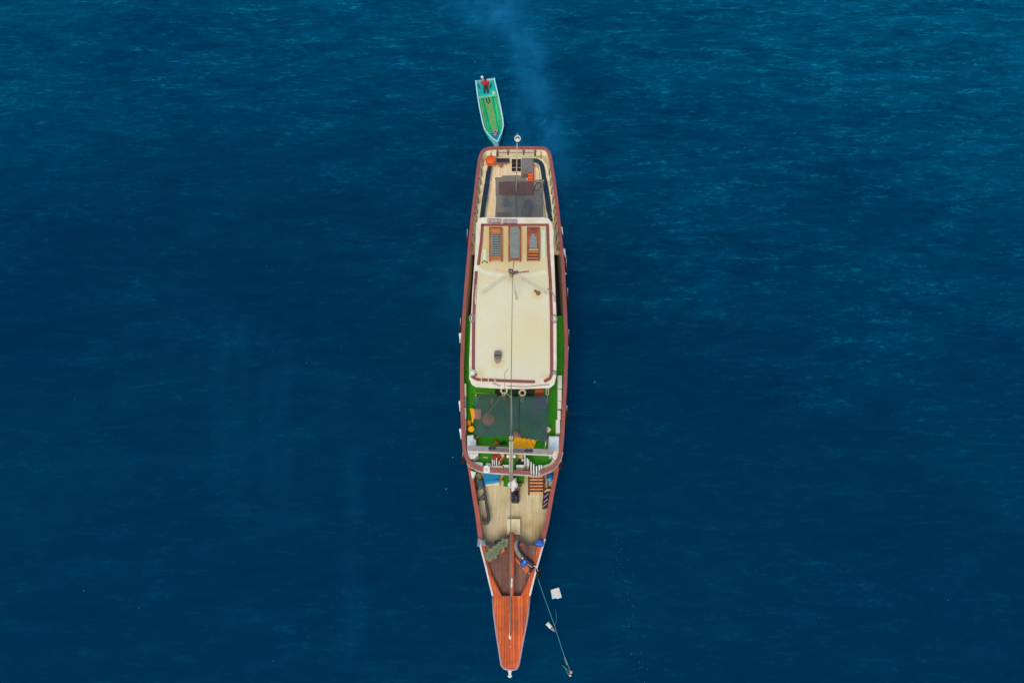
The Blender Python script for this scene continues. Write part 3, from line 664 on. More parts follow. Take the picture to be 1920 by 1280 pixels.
fa = awning("fore_awning", [(890.5, 738), (931, 741), (960, 743), (1029, 741), (1028, 790), (1025.5, 829), (1004, 824.5), (977, 818.5), (964, 817), (898, 818), (890, 812)], 6.1, M_netF,
            [(892, 740), (1027, 743), (1024, 826), (960, 816)], .05)
MB().tube([P(974, 745, 6.07), P(973, 815, 6.07)], .03, 6).build("awning_seam", M_char, fa)

# ladder stair from the foredeck
stt = P(990.5, 891, 4.3)
sx0, sx1 = 990.5, 1020.5
def stp(px, t):           # t 0 top .. 1 bottom of the flight
    a = P(px, 892, 4.2); b = P(px, 928, ZF); return a.lerp(b, t)
for px in (sx0 + 1, sx1 - 1):
    m_ = MB(); a, b_ = stp(px, 0), stp(px, 1)
    d = Vector((0, 0, .22)); wv = Vector((.045, 0, 0))
    vs = [a - wv - d, a + wv - d, a + wv, a - wv, b_ - wv - d * .2, b_ + wv - d * .2, b_ + wv, b_ - wv]
    m_.add(vs, [(0, 3, 2, 1), (4, 5, 6, 7), (0, 1, 5, 4), (1, 2, 6, 5), (2, 3, 7, 6), (3, 0, 4, 7)]); 
    if px < 1000: stair = m_.build("staircase", M_stair, ship)
    else: m_.build("stringer", M_stair, stair)
for k in range(6):
    t = .06 + k * .165; a, b_ = stp(sx0 + 2, t), stp(sx1 - 2, t); c = (a + b_) / 2; wdt = (b_ - a).length
    MB().box((c.x, c.y + .05, c.z - .02), (wdt, .075, .04)).build("tread", M_tread, stair)
    MB().box((c.x, c.y + .17, c.z - .16), (wdt, .03, .30)).build("riser", M_stair, stair)
# stair gate posts and balusters
for x, y0, y1 in ((984.2, 853, 873), (988.5, 859, 874), (991, 862, 874), (995.8, 866, 888), (1000.6, 870, 889), (1006, 874, 889), (1011, 872, 889), (1015, 872, 880)):
    a, b_ = P(x, y0, ZU + .9), P(x, y1 - 1, ZU + .95)
    MB().box(((a.x + b_.x) / 2, (a.y + b_.y) / 2, ZU + .5), (.075, abs(a.y - b_.y), .98)).build("baluster", M_white, ship)
for x, y0, y1 in ((923.3, 861, 872), (927, 862, 870), (931, 858, 872)):
    a, b_ = P(x, y0, ZU + .8), P(x, y1, ZU + .8)
    MB().box(((a.x + b_.x) / 2, (a.y + b_.y) / 2, ZU + .42), (.06, abs(a.y - b_.y), .8)).build("baluster", M_white, ship)
# white inner wall panels behind the fore rail
MB().ppoly([(884, 865), (905, 867), (905, 876), (893, 873)], ZU + .55, .53).build("wall_panel", M_white, ship)
MB().ppoly([(912, 868), (919, 868), (921, 873), (945, 873), (945, 877), (908, 876)], ZU + .6, .58).build("wall_panel", M_white, ship)
MB().ppoly([(942, 871), (955, 871), (955, 876), (942, 876)], ZU + .6, .58).build("wall_panel", M_white, ship)
MB().ppoly([(968, 871), (982, 871), (982, 876), (968, 876)], ZU + .6, .58).build("wall_panel", M_white, ship)
MB().ppoly([(1014, 874), (1020, 872), (1030, 869), (1037, 861), (1045, 860), (1038, 870), (1028, 877), (1014, 879)], ZU + .5, .48).build("wall_panel", M_ltgrn, ship)
# low cream lockers along the port rail, white lockers along the starboard rail
for y0, y1, mm in ((719, 742, M_inner), (743, 762, M_grey), (764, 786, M_inner), (788, 812, M_inner)):
    MB().pbox(870.6, y0, 873.8, y1, ZU + .75, .75).build("side_locker", mm, ship)
for x0, y0, x1, y1 in ((1045.5, 703, 1054, 727), (1045.5, 729, 1053.5, 750), (1045.5, 751, 1053, 765), (1045, 769, 1051.5, 786), (1042, 786, 1050.5, 811)):
    MB().pbox(x0, y0, x1, y1, ZU + .7, .7).build("side_locker", M_white, ship, bevel=.04)
# cowl vents in front of the deckhouse
for x, y in ((945, 731.5), (979.5, 735.5)):
    v_ = MB().lathe(P(x, y, 5.4), [(.14, -1.4), (.14, -.5), (.2, -.2), (.24, 0), (.15, 0.02), (.11, -.12)], 16).build("cowl_vent", M_inner, ship)
    MB().lathe(P(x, y, 5.4), [(0.0, -.05), (.13, -.05), (.13, -.3)], 12).build("vent_mouth", mat("vent_dark", (46, 8, 12), .8), v_)
for x0, x1 in ((956, 972), (987, 1001)):  # dark boxes stand in for the shade of the deckhouse front opening
    MB().pbox(x0, 728, x1, 738, 4.6, .6).build("opening_shade", mat("opening_shade_dark", (26, 38, 26), .7, .3), ship)
# foredeck hatch, windlass
MB().pbox(950.5, 972, 975.5, 1002, ZF + .5, .5).build("fore_hatch", mat("hatch_cream", (226, 208, 160), .7, .08), ship, bevel=.03)
ww = MB().pbox(959.5, 917, 973, 941.5, ZF + .55, .3); ww = ww.build("windlass", M_char, ship, bevel=.05)
m_ = MB(); m_.tube([P(966.5, 921, ZF + .62), P(968.5, 940, ZF + .62)], .17, 12); m_.build("windlass_drum", mat("drum_dark", (28, 28, 36), .5), ww)
for x in (958.5, 972.5): MB().tube([P(x, 917, ZF + .6), P(x, 941, ZF + .45)], .05, 6).build("windlass_cheek", M_rib, ww)
MB().tube([P(956, 918, ZF + .7), P(976, 918, ZF + .7)], .05, 6).build("windlass_shaft", M_rib, ww)
# knees
MB().ppoly([(882, 882), (892, 885), (889, 893), (885, 896)], ZF + 1.3, .4).build("corner_knee", M_white, ship)

# ------------------------------------------------------------------ things on the roof
def lounger(x0, x1, y0, y1, style, label):
    z = ZR + .02; th = thing("sun_lounger", label, "sun lounger", P((x0 + x1) / 2, y1, z), "wooden sun loungers on the roof")
    zt_ = z + .30
    a, b_ = P(x0, y1, zt_), P(x1, y1, zt_); c, d = P(x1, y0, zt_), P(x0, y0, zt_)
    fr = MB(); w_ = .09
    for p, q in ((a, d), (b_, c)):
        s_ = 1 if p is a else -1
        fr.prism([(p.x, p.y), (p.x + s_ * w_, p.y), (q.x + s_ * w_, q.y), (q.x, q.y)], zt_ - .1, zt_)
    fr.box(((d.x + c.x) / 2, d.y - .06, zt_ - .05), (c.x - d.x - 2 * w_ - .004, .12, .09)); fr.build("frame", M_teak2, th)
    for p in (a, b_, c, d):
        sx = .045 if p in (a, d) else -.045
        MB().box((p.x + sx, p.y + (.1 if p.y < (a.y + d.y) / 2 else -.1), z + .1), (.07, .07, .2)).build("leg", M_teak2, th)
    W = (b_.x - a.x) - 2 * w_ - .01; Lg = d.y - a.y; cxx = (a.x + b_.x) / 2; dx = (d.x - a.x)
    def row(t0, t1, m_, name, hz=0, frac=1.0, gap=.012, nn=1):
        for k in range(nn):
            u0 = t0 + (t1 - t0) * k / nn; u1 = t0 + (t1 - t0) * (k + 1) / nn; ym = d.y - Lg * (u0 + u1) / 2
            cc = cxx + dx * (ym - a.y) / Lg; MB().box((cc, ym, zt_ - .03 + hz), (W * frac, Lg * (u1 - u0) - gap, .03)).build(name, m_, th)
    if style == 0:
        row(.05, .2, M_teak3, "headboard"); row(.2, .86, M_slat, "slat", nn=13, gap=.06, frac=.8)
        row(.86, .99, M_teak3, "foot_slat", nn=2, gap=.05)
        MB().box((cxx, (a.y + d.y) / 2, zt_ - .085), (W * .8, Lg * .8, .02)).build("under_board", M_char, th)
    elif style == 1:
        row(.02, .93, M_slat, "slat", nn=20, gap=.018, frac=.86, hz=.02); row(.93, .99, M_teak2, "foot_slat")
    else:
        row(.05, .14, M_teak2, "headboard"); MB().box((cxx + dx * .85, d.y - Lg * .08, zt_), (W * .6, .05, .02)).build("handle_slot", M_char, th)
        row(.14, .65, M_teak2, "backrest"); row(.22, .30, M_slat, "cushion", hz=.035, frac=.35); row(.30, .42, M_slat, "cushion", hz=.035, frac=.62); row(.42, .65, M_slat, "cushion", hz=.035, frac=.75, nn=2)
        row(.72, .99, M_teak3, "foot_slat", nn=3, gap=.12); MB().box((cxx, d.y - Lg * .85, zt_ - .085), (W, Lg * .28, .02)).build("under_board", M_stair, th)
lounger(917, 942, 425, 488, 0, "reddish sun lounger with widely gapped grey slats, nearest the port edge of the roof")
lounger(953, 977, 424, 488, 1, "middle sun lounger of three, its close grey slats reaching right up to the head")
lounger(988, 1012, 425, 487, 2, "sun lounger with plain wooden head, narrow grey pads and three open foot slats")
solo("board", MB().pbox(905, 467, 912.5, 491, ZR + .12, .09), M_ltgrn, "short white board lying left of the loungers, green cord at its end", "board", "white boards on the roof", bevel=.01)
solo("board", MB().pbox(1014.5, 431, 1022.5, 482, ZR + .12, .09), M_ltgrn, "long white board lying on the roof right of the loungers", "board", "white boards on the roof", bevel=.01)
solo("cord", MB().tube([P(903.5, 493, ZR + .06), P(907.5, 488.5, ZR + .15), P(910, 490.5, ZR + .15), P(914, 492.5, ZR + .06)], .035, 6), mat("dark_green", (50, 84, 52), .8), "dark green cord bent over the end of the short white board", "cord")
def roll(x0, x1, y, label, m_):
    z = ZR + .17; th = thing("rolled_canvas", label, "canvas roll", P((x0 + x1) / 2, y, ZR), "canvas rolls on the aft roof edge")
    a, b_ = P(x0, y, z), P(x1, y + .6, z)
    MB().tube([a, a.lerp(b_, .03), a.lerp(b_, .97), b_], [.11, .155, .155, .12], 14).build("roll", m_, th)
    for t in (.2, .78): MB().tube([a.lerp(b_, t - .012), a.lerp(b_, t + .012)], .165, 14).build("strap", M_rib, th)
roll(914, 939, 413.5, "pinkish cream canvas roll with dark end knobs, the left one on the aft roof edge", M_lilac)
roll(943, 969, 415, "plain lilac canvas roll, the right one on the aft roof edge", mat("lilac2", (166, 144, 150), .75))
# vent box, coconuts
vb = thing("roof_vent", "weathered grey vent box with dark slit standing on the cream roof", "vent", P(933, 672, ZR))
hexa = [(928, 657), (938, 656.5), (940.5, 661), (940, 668), (938, 672), (929, 672), (926, 667), (926.5, 661)]
MB().ppoly(hexa, ZR + .42, .12).build("cap", mat("vent_grey", (110, 104, 90), .7, .3, 12), vb, bevel=.02)
MB().ppoly([(927, 664), (940, 664), (939, 674), (935, 678), (930, 678), (926.5, 672)], ZR + .26, .26).build("body", mat("vent_body", (150, 138, 110), .7, .25, 9), vb, bevel=.02)
MB().pbox(927, 664.8, 938.5, 667, ZR + .435, .02).build("slit", M_char, vb)
for x, y, r_, t_ in ((1003.7, 545.5, .09, "smaller dark brown coconut lying on the roof, touching the larger one"), (1009, 549.5, .14, "larger brown coconut lying on the roof forward of the short mast")):
    solo("coconut", MB().ell(P(x, y, ZR + .02 + r_ * .8), (r_, r_, r_ * .85), jit=.12), mat("husk_brown", (134, 84, 52), .9, .3, 14), t_, "coconut", "coconuts on the roof")

# ------------------------------------------------------------------ things on the aft deck
bk = thing("round_basket", "orange round cover lying on the bench in the aft port corner", "cover", P(920.5, 305, 4.5))
c = P(920.5, 298.5, 4.78); MB().lathe(c, [(.0, .06), (.2, .06), (.34, .02), (.40, -.08), (.38, -.28)], 24).build("cover", M_orng, bk)
MB().tube([P(912.5, 306, 4.6), P(914.5, 309.5, 4.5)], .05, 6).build("toggle", M_orng, bk)
for k, (y, t_) in enumerate(((325.5, "topmost orange life jacket beside the grey hatch cover"), (332, "middle orange life jacket between its two neighbours by the hatch cover"), (337.5, "lowest orange life jacket of the row, partly under the grey net"))):
    m_ = MB(); m_.pbox(989.5, y - 3.2, 1000.5, y + 2.4, ZU + .55 - .1 * k, .3)
    solo("life_jacket", m_, M_orng, t_, "life jacket", "orange life jackets by the hatch cover", bevel=.08)
solo("hand_pump", MB().tube([P(931, 307, ZU + .4), P(938, 306.5, ZU + .45), P(953, 304.5, ZU + .4)], [.03, .05, .025], 8).ell(P(939, 309.5, ZU + .3), (.14, .18, .12), jit=.2), mat("pump_red", (176, 84, 66), .6), "red handled tool leaning below the navy bench on the aft deck", "tool")
# under the aft net
tb = thing("low_table", "brown table under the front edge of the grey net", "table", P(946, 409, ZU))
MB().pbox(931, 398.5, 960, 411, ZU + .74, .05).build("tabletop", M_redb, tb)
for x, y in ((933, 400), (958, 400), (933, 410), (958, 410)):
    p = P(x, y, ZU + .69); MB().tube([(p.x, p.y, ZU), p], .03, 6).build("leg", M_redb, tb)
def beanbag(x, y, rx, ry, m_, t_): solo("cushion", MB().ell(P(x, y, ZU + .3), (rx, ry, .3), jit=.1), m_, t_, "cushion", "cushions under the grey net")
beanbag(949, 381, .28, .3, mat("pale_blue", (90, 140, 176), .8), "pale blue cushion on the deck under the port half of the grey net")
beanbag(991, 385, .36, .55, mat("teal_c", (12, 84, 110), .8), "teal cushion under the starboard half of the grey net")
solo("chest", MB().pbox(977, 393, 996, 411, ZU + .5, .5), mat("dteal", (14, 58, 68), .7), "dark teal chest under the forward starboard part of the grey net", "chest", bevel=.03)

# ------------------------------------------------------------------ things on the green deck
rt = thing("round_table", "tan round table under the dark net beside the square one", "table", P(916, 786, ZU))
c = P(915.5, 785.5, ZU + .72); MB().lathe(c, [(0, 0), (.39, 0), (.39, -.04), (0, -.04)], 24).build("tabletop", M_tan, rt)
MB().tube([(c.x, c.y, ZU + .03), (c.x, c.y, ZU + .68)], .05, 8).build("pedestal", M_tan, rt)
sq = thing("square_table", "reddish square table under the port edge of the dark net", "table", P(896, 776, ZU))
MB().pbox(889.5, 766.5, 902, 785, ZU + .7, .05).build("tabletop", M_tan, sq)
for x, y in ((891, 768), (900.5, 768), (891, 784), (900.5, 784)):
    p = P(x, y, ZU + .65); MB().tube([(p.x, p.y, ZU), p], .03, 6).build("leg", M_redb, sq)
def stool(x0, y0, x1, y1, m_, t_):
    th = thing("stool", t_, "stool", P((x0 + x1) / 2, (y0 + y1) / 2, ZU), "stools under the dark net")
    MB().pbox(x0, y0, x1, y1, ZU + .45, .06).build("seat", m_, th)
    for x, y in ((x0 + .8, y0 + 1), (x1 - .8, y0 + 1), (x0 + .8, y1 - 1), (x1 - .8, y1 - 1)):
        p = P(x, y, ZU + .39); MB().tube([(p.x, p.y, ZU), p], .025, 6).build("leg", m_, th)
stool(920, 747, 925, 755, M_tan, "small tan stool near the deckhouse under the dark net")
stool(916, 768, 923, 774, M_redb, "dark red stool just aft of the round table")
solo("floor_mat", MB().pbox(1000.5, 744, 1022.5, 767, ZU + .06, .05), mat("mat_grey", (110, 92, 112), .9), "purple-grey square mat with pale border under the starboard corner of the dark net", "mat")
pr = thing("plank", "brown slanting plank between the port white box and the dark net", "plank", P(903, 812, ZU))
MB().ppoly([(888, 824), (898, 815), (909, 801), (912.5, 804), (906, 811), (893, 824)], ZU + .55, .06).build("board", mat("plank_br", (128, 84, 70), .7), pr)
for x, y in ((895, 818), (907, 806)):
    p = P(x, y, ZU + .49); MB().tube([(p.x, p.y, ZU), p], .03, 6).build("trestle", M_rib, pr)
ch = thing("deck_chair", "brown deck chair with folded cloth at the starboard edge of the dark net", "chair", P(1023, 810, ZU))
MB().pbox(1017.5, 801, 1026, 815, ZU + .45, .06).build("seat", mat("chair_br", (106, 76, 74), .8), ch)
MB().pbox(1018, 815, 1025.5, 820, ZU + .75, .35).build("backrest", mat("chair_br", (106, 76, 74), .8), ch)
for x, y in ((1018.5, 802), (1025, 802), (1018.5, 814), (1025, 814)):
    p = P(x, y, ZU + .39); MB().tube([(p.x, p.y, ZU), p], .025, 6).build("leg", M_rib, ch)
MB().ell(P(1028, 805, ZU + .6), (.14, .2, .08), jit=.3).build("cloth", M_edge, ch)
# yellow and orange things to port
m_ = MB(); m_.cloth([P(880.5, 765, ZU + .6), P(888, 765, ZU + .6), P(890, 780, ZU + .5), P(884, 781, ZU + .5)], 8, 10, .07, 9, thick=.12)
m_.cloth([P(884, 780, ZU + .5), P(889, 780, ZU + .5), P(887, 792, ZU + .3), P(884.5, 792, ZU + .3)], 6, 8, .05, 7, thick=.1)
solo("towel", m_, M_yell, "long yellow-orange towel hanging down by the square table", "towel")
solo("bag", MB().ell(P(880, 793, ZU + .25), (.14, .26, .22), jit=.2), mat("orange_cloth", (214, 128, 8), .85, .2, 5), "small orange bag aft of the round yellow cushion", "bag")
solo("round_cushion", MB().lathe(P(883.5, 803.5, ZU + .55), [(0, .04), (.12, .06), (.2, .02), (.21, -.06), (.16, -.14), (0, -.15)], 20), M_yell, "round bright yellow cushion on a dark stand by the port rail", "cushion")
solo("dark_stand", MB().lathe(P(882, 807, ZU), [(0, .38), (.24, .38), (.26, .3), (.2, 0)], 16), M_char, "dark round stand below the yellow cushion", "stand")
solo("yellow_cloth", MB().cloth([P(962, 838.5, ZU + .62), P(1000.5, 840, ZU + .55), P(1006.5, 824.5, ZU + .62), P(961.5, 818, ZU + .7)], 40, 16, .02, 26,
     zf=lambda u, v: .05 * math.sin((u - .45) * 26 * (0.35 + v)) * (.3 + v) * min(1, u * 3), thick=.05), M_yell, "crumpled golden yellow cloth spread aft of the crossbeam", "cloth")
solo("cushion", MB().ell(P(968.5, 815, ZU + .5), (.26, .2, .14), jit=.15), M_tan, "tan cushion under the net edge behind the golden cloth", "cushion")
# white boxes, both sides
def wbox(outline, z, t_, steps):
    th = thing("storage_box", t_, "storage box", P(outline[0][0] + 8, outline[0][1] + 30, ZU), "white boxes by the rail")
    MB().ppoly(outline, z, z - ZU).build("body", M_white, th, bevel=.04)
    for (x0, y0, x1, y1) in steps: MB().pbox(x0, y0, x1, y1, z + .05, .05).build("lid", mat("lid_white", (206, 214, 214), .5, .08, 4, stain=(160, 186, 200), stain_amt=.7, stain_scale=1.8), th, bevel=.02)
wbox([(875.5, 816), (888, 814.5), (888.5, 822), (892.5, 824), (893, 840), (897, 846), (897, 852), (890, 859), (879, 859.5), (876, 853)], ZU + .85,
     "white storage box by the port rail with a cut-out corner and stepped lids", [(877, 817, 887.5, 831), (877, 843.5, 893, 852)])
wbox([(1029, 817), (1049, 817), (1048.5, 845), (1046, 861), (1040, 861), (1034, 854), (1028, 842)], ZU + .85,
     "white storage box by the starboard rail with a bluish lid", [(1030.5, 818.5, 1047.5, 840)])
# gear between beam and fore rail
cr = thing("red_chair", "red-brown wooden chair just forward of the crossbeam", "chair", P(929, 862, ZU))
MB().pbox(922.5, 850, 933, 861, ZU + .45, .06).build("seat", M_redb, cr)
MB().pbox(922.5, 848, 933, 850.3, ZU + .95, .5).build("backrest", M_redb, cr)
for x, y in ((923.3, 851), (932, 851), (923.3, 860), (932, 860)):
    p = P(x, y, ZU + .39); MB().tube([(p.x, p.y, ZU), p], .03, 6).build("leg", M_redb, cr)
solo("red_bag", MB().ell(P(935.5, 854, ZU + .4), (.16, .24, .3), jit=.2), mat("redb", (170, 50, 32), .8, .2), "bright red-brown bag between the chair and the tan planks", "bag")
solo("stacked_planks", MB().ppoly([(938, 850), (945, 851), (946, 856), (937, 870), (933, 873), (935, 864), (941, 857)], ZU + .6, .1), mat("pln", (206, 168, 116), .7, .2), "bent pale tan plank leaning forward of the crossbeam", "plank")
solo("rope_bundle", MB().tube([P(952, 851, ZU + .6), P(948, 857, ZU + .6), P(941, 863, ZU + .6), P(937.5, 868, ZU + .5), P(937, 874, ZU + .4)], [.1, .09, .08, .1, .09], 8), mat("bundle_brown", (96, 70, 30), .9, .4, 12), "brown rope bundle curving from the mast to the fore rail", "rope")
solo("wooden_block", MB().ell(P(948, 858, ZU + .35), (.22, .14, .15), jit=.3), mat("amber_wood", (150, 92, 26), .7, .3, 8), "amber wooden block on the turf left of the mast", "block")
solo("olive_bag", MB().ell(P(969.5, 857, ZU + .3), (.17, .26, .24), jit=.2), mat("olivebag", (92, 112, 30), .85, .3, 8), "olive green bag right of the mast", "bag")
solo("tan_hat", MB().lathe(P(976.5, 853, ZU + .62), [(0, .1), (.08, .09), (.11, .02), (.2, 0), (.2, -.02)], 16), mat("hat", (196, 160, 110), .85, .15), "tan brimmed hat lying right of the olive bag", "hat")
solo("white_bottle", MB().tube([P(979, 858, ZU + .3), P(980, 862, ZU + .3), P(979.8, 865, ZU + .3)], [.05, .09, .08], 8), M_white, "white bottle near the first stair post", "bottle")
solo("dark_locker", MB().pbox(968, 862, 983, 871, ZU + .35, .33), mat("dkg", (14, 32, 22), .7), "dark green locker against the fore wall right of the mast", "locker", bevel=.03)
solo("orange_bundle", MB().ell(P(930, 829.5, ZU + .2), (.18, .14, .16), jit=.3), mat("ob", (176, 92, 40), .85, .3), "orange-brown bundle on the turf aft of the crossbeam", "bundle")
solo("dark_bundle", MB().ell(P(943, 831, ZU + .15), (.24, .12, .12), jit=.3), mat("db", (12, 44, 34), .85, .3), "dark green bundle beside the orange-brown one", "bundle")
solo("white_stick", MB().tube([P(906, 856.3, ZU + .06), P(914.5, 857.8, ZU + .06)], .035, 6), M_edge, "white stick lying on the turf forward of the port white box", "stick")
solo("life_ring", MB().torus(P(913, 879, ZC + .12), .13, .05, axis=(0, -.3, 1), sy=1.3), M_white, "small white life ring resting on the fore rail", "life ring")
solo("rail_pad", MB().pbox(906.5, 873, 919, 886.5, ZC + .05, .04), M_ltgrn, "pale pad draped over the fore rail under the life ring", "pad")
# in front of the deckhouse
cr2 = thing("bamboo_frame", "low green wooden frame with slats between deckhouse and dark net", "frame", P(905, 738, ZU))
for p0, p1 in (((890.5, 729), (890.5, 736)), ((890.5, 736.5), (921, 737.5)), ((916, 732), (925, 732.5)), ((925, 727), (926, 738))):
    MB().tube([P(*p0, ZU + .5), P(*p1, ZU + .5)], .025, 6).build("bar", mat("barg", (140, 170, 50), .6), cr2)
for k, (x, y) in enumerate(((931, 731), (937, 733), (934, 736))):
    solo("dark_crate", MB().pbox(x - 3, y - 2.5, x + 3, y + 2.5, ZU + .4 + .02 * k, .38), mat("crate%d" % k, ((40, 34, 18), (26, 44, 16), (60, 40, 24))[k], .7, .3), ("dark brown crate left of the cream cowl vent, nearest the roof", "dark green crate left of the cream cowl vent", "brown crate left of the cream cowl vent, nearest the net")[k], "crate", "crates in front of the deckhouse", bevel=.02)
rb = thing("red_box", "red-orange box in front of the deckhouse at the starboard corner", "box", P(1012, 737, ZU))
MB().ppoly([(1004, 729), (1019, 728.5), (1021, 734.5), (1002.5, 735.5)], ZU + .7, .66).build("body", mat("redorange", (176, 70, 30), .6, .2), rb, bevel=.02)
MB().tube([P(1024, 727, 5.2), P(1024, 739, 4.6), P(1027, 741, 4.6), P(1028.5, 737, 4.7), P(1028, 728, 5.2)], .03, 6).build("side_ladder", M_edge, ship)

# ------------------------------------------------------------------ things on the foredeck
tub = thing("covered_tub", "cream tub covered with a bright blue tarpaulin on the port side of the foredeck", "tub", P(921, 908, ZF))
MB().ppoly([(906, 891), (936, 891), (937, 909), (910, 911)], ZF + .35, .33).build("tub", M_edge, tub, bevel=.04)
MB().ppoly([(905.5, 886), (935, 887), (936.5, 903), (925, 905.5), (911, 907.5), (907.5, 903)], ZF + .62, .1).build("tarpaulin", M_cyan, tub, bevel=.04)
MB().tube([P(908.5, 902, ZF + .63), P(935, 898.5, ZF + .63)], .05, 6).build("fold", M_cyan, tub)
solo("turf_mat", MB().ppoly([(943.5, 889), (957, 889), (957, 911.5), (944.5, 911.5), (944, 900)], ZF + .04, .03), M_green, "green turf mat left of the white mast foot", "mat", "turf mats at the mast foot")
solo("turf_mat", MB().pbox(961, 889, 983, 906, ZF + .04, .03), M_green, "green turf mat right of the white mast foot", "mat", "turf mats at the mast foot")
solo("small_pot", MB().lathe(P(975, 909, ZF), [(0, .3), (.12, .3), (.13, .05), (.1, 0)], 12), M_rib, "small dark brown pot right of the mast foot", "pot")
solo("small_pot", MB().lathe(P(942.5, 899.5, ZF), [(0, .2), (.07, .2), (.08, .05), (.06, 0)], 12), M_redb, "tiny reddish pot at the port edge of the turf mat", "pot")
# rack of metal frames by the port rail with a long hooked arm
rk = thing("davit_frame", "grey metal davit frame with long hooked arm lying by the port rail", "davit", P(903, 940, ZF))
def tb_(pts, r_, name, m_=M_metal, z=.5): MB().tube([P(a, b, ZF + z) for a, b in pts], r_, 7).build(name, m_, rk)
tb_([(904, 896), (907.5, 913), (910, 930), (912, 944), (914.5, 958), (916, 968), (916.5, 975), (914, 980), (910, 981.5), (907, 977), (905, 970)], [.06, .07, .08, .09, .1, .1, .1, .09, .08, .06, .04], "arm")
tb_([(910, 975), (913, 971.5), (914.5, 967)], .04, "hook")
tb_([(893, 936.5), (902, 935.5), (911, 935)], .07, "crossbar"); tb_([(891, 900), (892.5, 908), (893.5, 918), (894, 936)], .05, "side_bar", M_rib)
tb_([(902, 932), (906, 928), (907, 924)], .045, "brace"); tb_([(891, 908), (890.5, 901), (895, 896), (897, 899)], .05, "loop", M_metal, .55)
MB().pbox(896, 899, 905, 915, ZF + .62, .3).build("motor_box", mat("slate", (62, 84, 96), .5, .2), rk, bevel=.05)
for x, y in ((893, 916), (893.5, 937), (894.5, 942)): MB().lathe(P(x, y, ZF + .5), [(0, .1), (.1, .08), (.11, -.05), (.08, -.5)], 12).build("foot", M_char, rk)
solo("hose", MB().tube([P(892, 888, ZF + .4), P(896, 886, ZF + .5), P(900, 887, ZF + .5), P(903, 892, ZF + .4), P(904.5, 900, ZF + .2)], .035, 6), M_metal, "grey hose looped at the port corner under the fore rail", "hose")
# blue jug on a stand, striped board
jg = thing("blue_jug", "blue jug with light blue lid beside the stair", "jug", P(1031, 898, ZF))
MB().ppoly([(1025, 890), (1035, 886), (1038, 893), (1034, 899), (1028, 897)], ZF + .6, .55).build("body", M_blue, jg, bevel=.05)
MB().ell(P(1031, 898, ZF + .62), (.16, .16, .08), jit=.2).build("lid", M_lblue, jg)
for k, x in enumerate((1021.5, 1028)):
    solo("pole", MB().tube([P(x, 898, ZF + .3), P(x - .8, 914, ZF + .2)], .035, 6), M_rib, ("dark pole beside the stair below the blue jug", "dark pole by the starboard rail below the blue jug")[k], "pole", "dark poles below the jug")
bd = thing("striped_board", "dark navy pointed board with white chevron stripes by the starboard rail", "board", P(1026, 950, ZF))
MB().ppoly([(1021, 917), (1029, 912.5), (1036, 913.5), (1035, 922), (1030, 945), (1025, 952), (1017, 953.5), (1017, 945), (1018.5, 930)], ZF + .3, .28).build("body", mat("board_navy", (20, 18, 44), .4, .15), bd, bevel=.05)
def stripe(pts, m_): MB().ppoly(pts, ZF + .32, .03).build("stripe", m_, bd)
stripe([(1020, 920), (1027, 915.5), (1033, 917), (1032, 922), (1028, 919.5), (1020, 923.5)], mat("peach", (226, 172, 126), .6))
for y in (929, 939, 947): stripe([(1020 - (y - 929) * .12, y + 2), (1028 - (y - 929) * .15, y - 5), (1029 - (y - 929) * .15, y - 3.5), (1020 - (y - 929) * .12, y + 4)], M_lilac)
# tarps and heaps at the break of the forecastle
solo("grey_tarp", MB().cloth([P(895, 1024, 3.6), P(913, 1022.5, 3.4), P(908, 1011.5, 3.4), P(896, 1008, 3.7)], 10, 8, .06, 8, thick=.05), mat("tarp_grey", (142, 146, 146), .7, .15), "grey tarpaulin draped over the port bow rail", "tarpaulin")
solo("blue_tarp", MB().ppoly([(1002.5, 1021.5), (1004, 1014), (1010, 1008.5), (1016, 1011.5), (1020.5, 1014), (1019, 1023.5), (1010, 1022.5)], 3.95, .5), M_blue, "bright blue tarpaulin bundle at the starboard bow rail", "tarpaulin", bevel=.1)
nh = MB()
for k in range(16):
    t = k / 15; x = 949 - 29 * t; y = 1013 + 27 * t
    nh.ell(P(x + random.uniform(-2, 2), y + random.uniform(-2, 2), ZB + .2), (.22 + .12 * t, .18 + .1 * t, .14), jit=.45)
for k in range(14):
    a0 = random.random(); pts = [P(947 - 26 * min(1, a0 + j * .14) + random.uniform(-4, 4) * (a0 + .3), 1016 + 26 * min(1, a0 + j * .14) + random.uniform(-4, 4), ZB + .38) for j in range(4)]; nh.tube(pts, .03, 5)
solo("net_heap", nh, M_net, "heap of grey-green fishing net on the port side of the forecastle", "fishing net")
solo("orange_crate", MB().ppoly([(939, 1035), (945.5, 1025), (946.5, 1032), (941, 1036), (937.5, 1038.5)], ZB + .42, .4), mat("crate_or", (214, 116, 58), .6, .2), "orange crate showing beside the green net heap", "crate", bevel=.02)
solo("dark_sack", MB().ell(P(935.5, 1016, ZB - .1), (.26, .16, .16), jit=.15), mat("sack", (30, 26, 48), .7), "dark navy sack at the step behind the net heap", "sack")
solo("rope_end", MB().tube([P(951, 1010, ZB + .2), P(952.5, 1014, ZB + .2), P(951.5, 1018, ZB + .2), P(954, 1014, ZB + .2)], .04, 6), M_rope, "pale rope end left of the bowsprit spar", "rope")
solo("fat_hose", MB().tube([P(972, 1016, ZB + .3), P(969, 1013.5, ZB + .4), P(966.5, 1018, ZB + .4), P(966, 1024, ZB + .4), P(969, 1032, ZB + .35), P(974, 1040, ZB + .35), P(980, 1046, ZB + .3)], [.06, .1, .13, .15, .13, .12, .08], 10), mat("hose_grey", (132, 124, 108), .8, .3, 6), "thick grey hose curling right of the bowsprit spar", "hose")
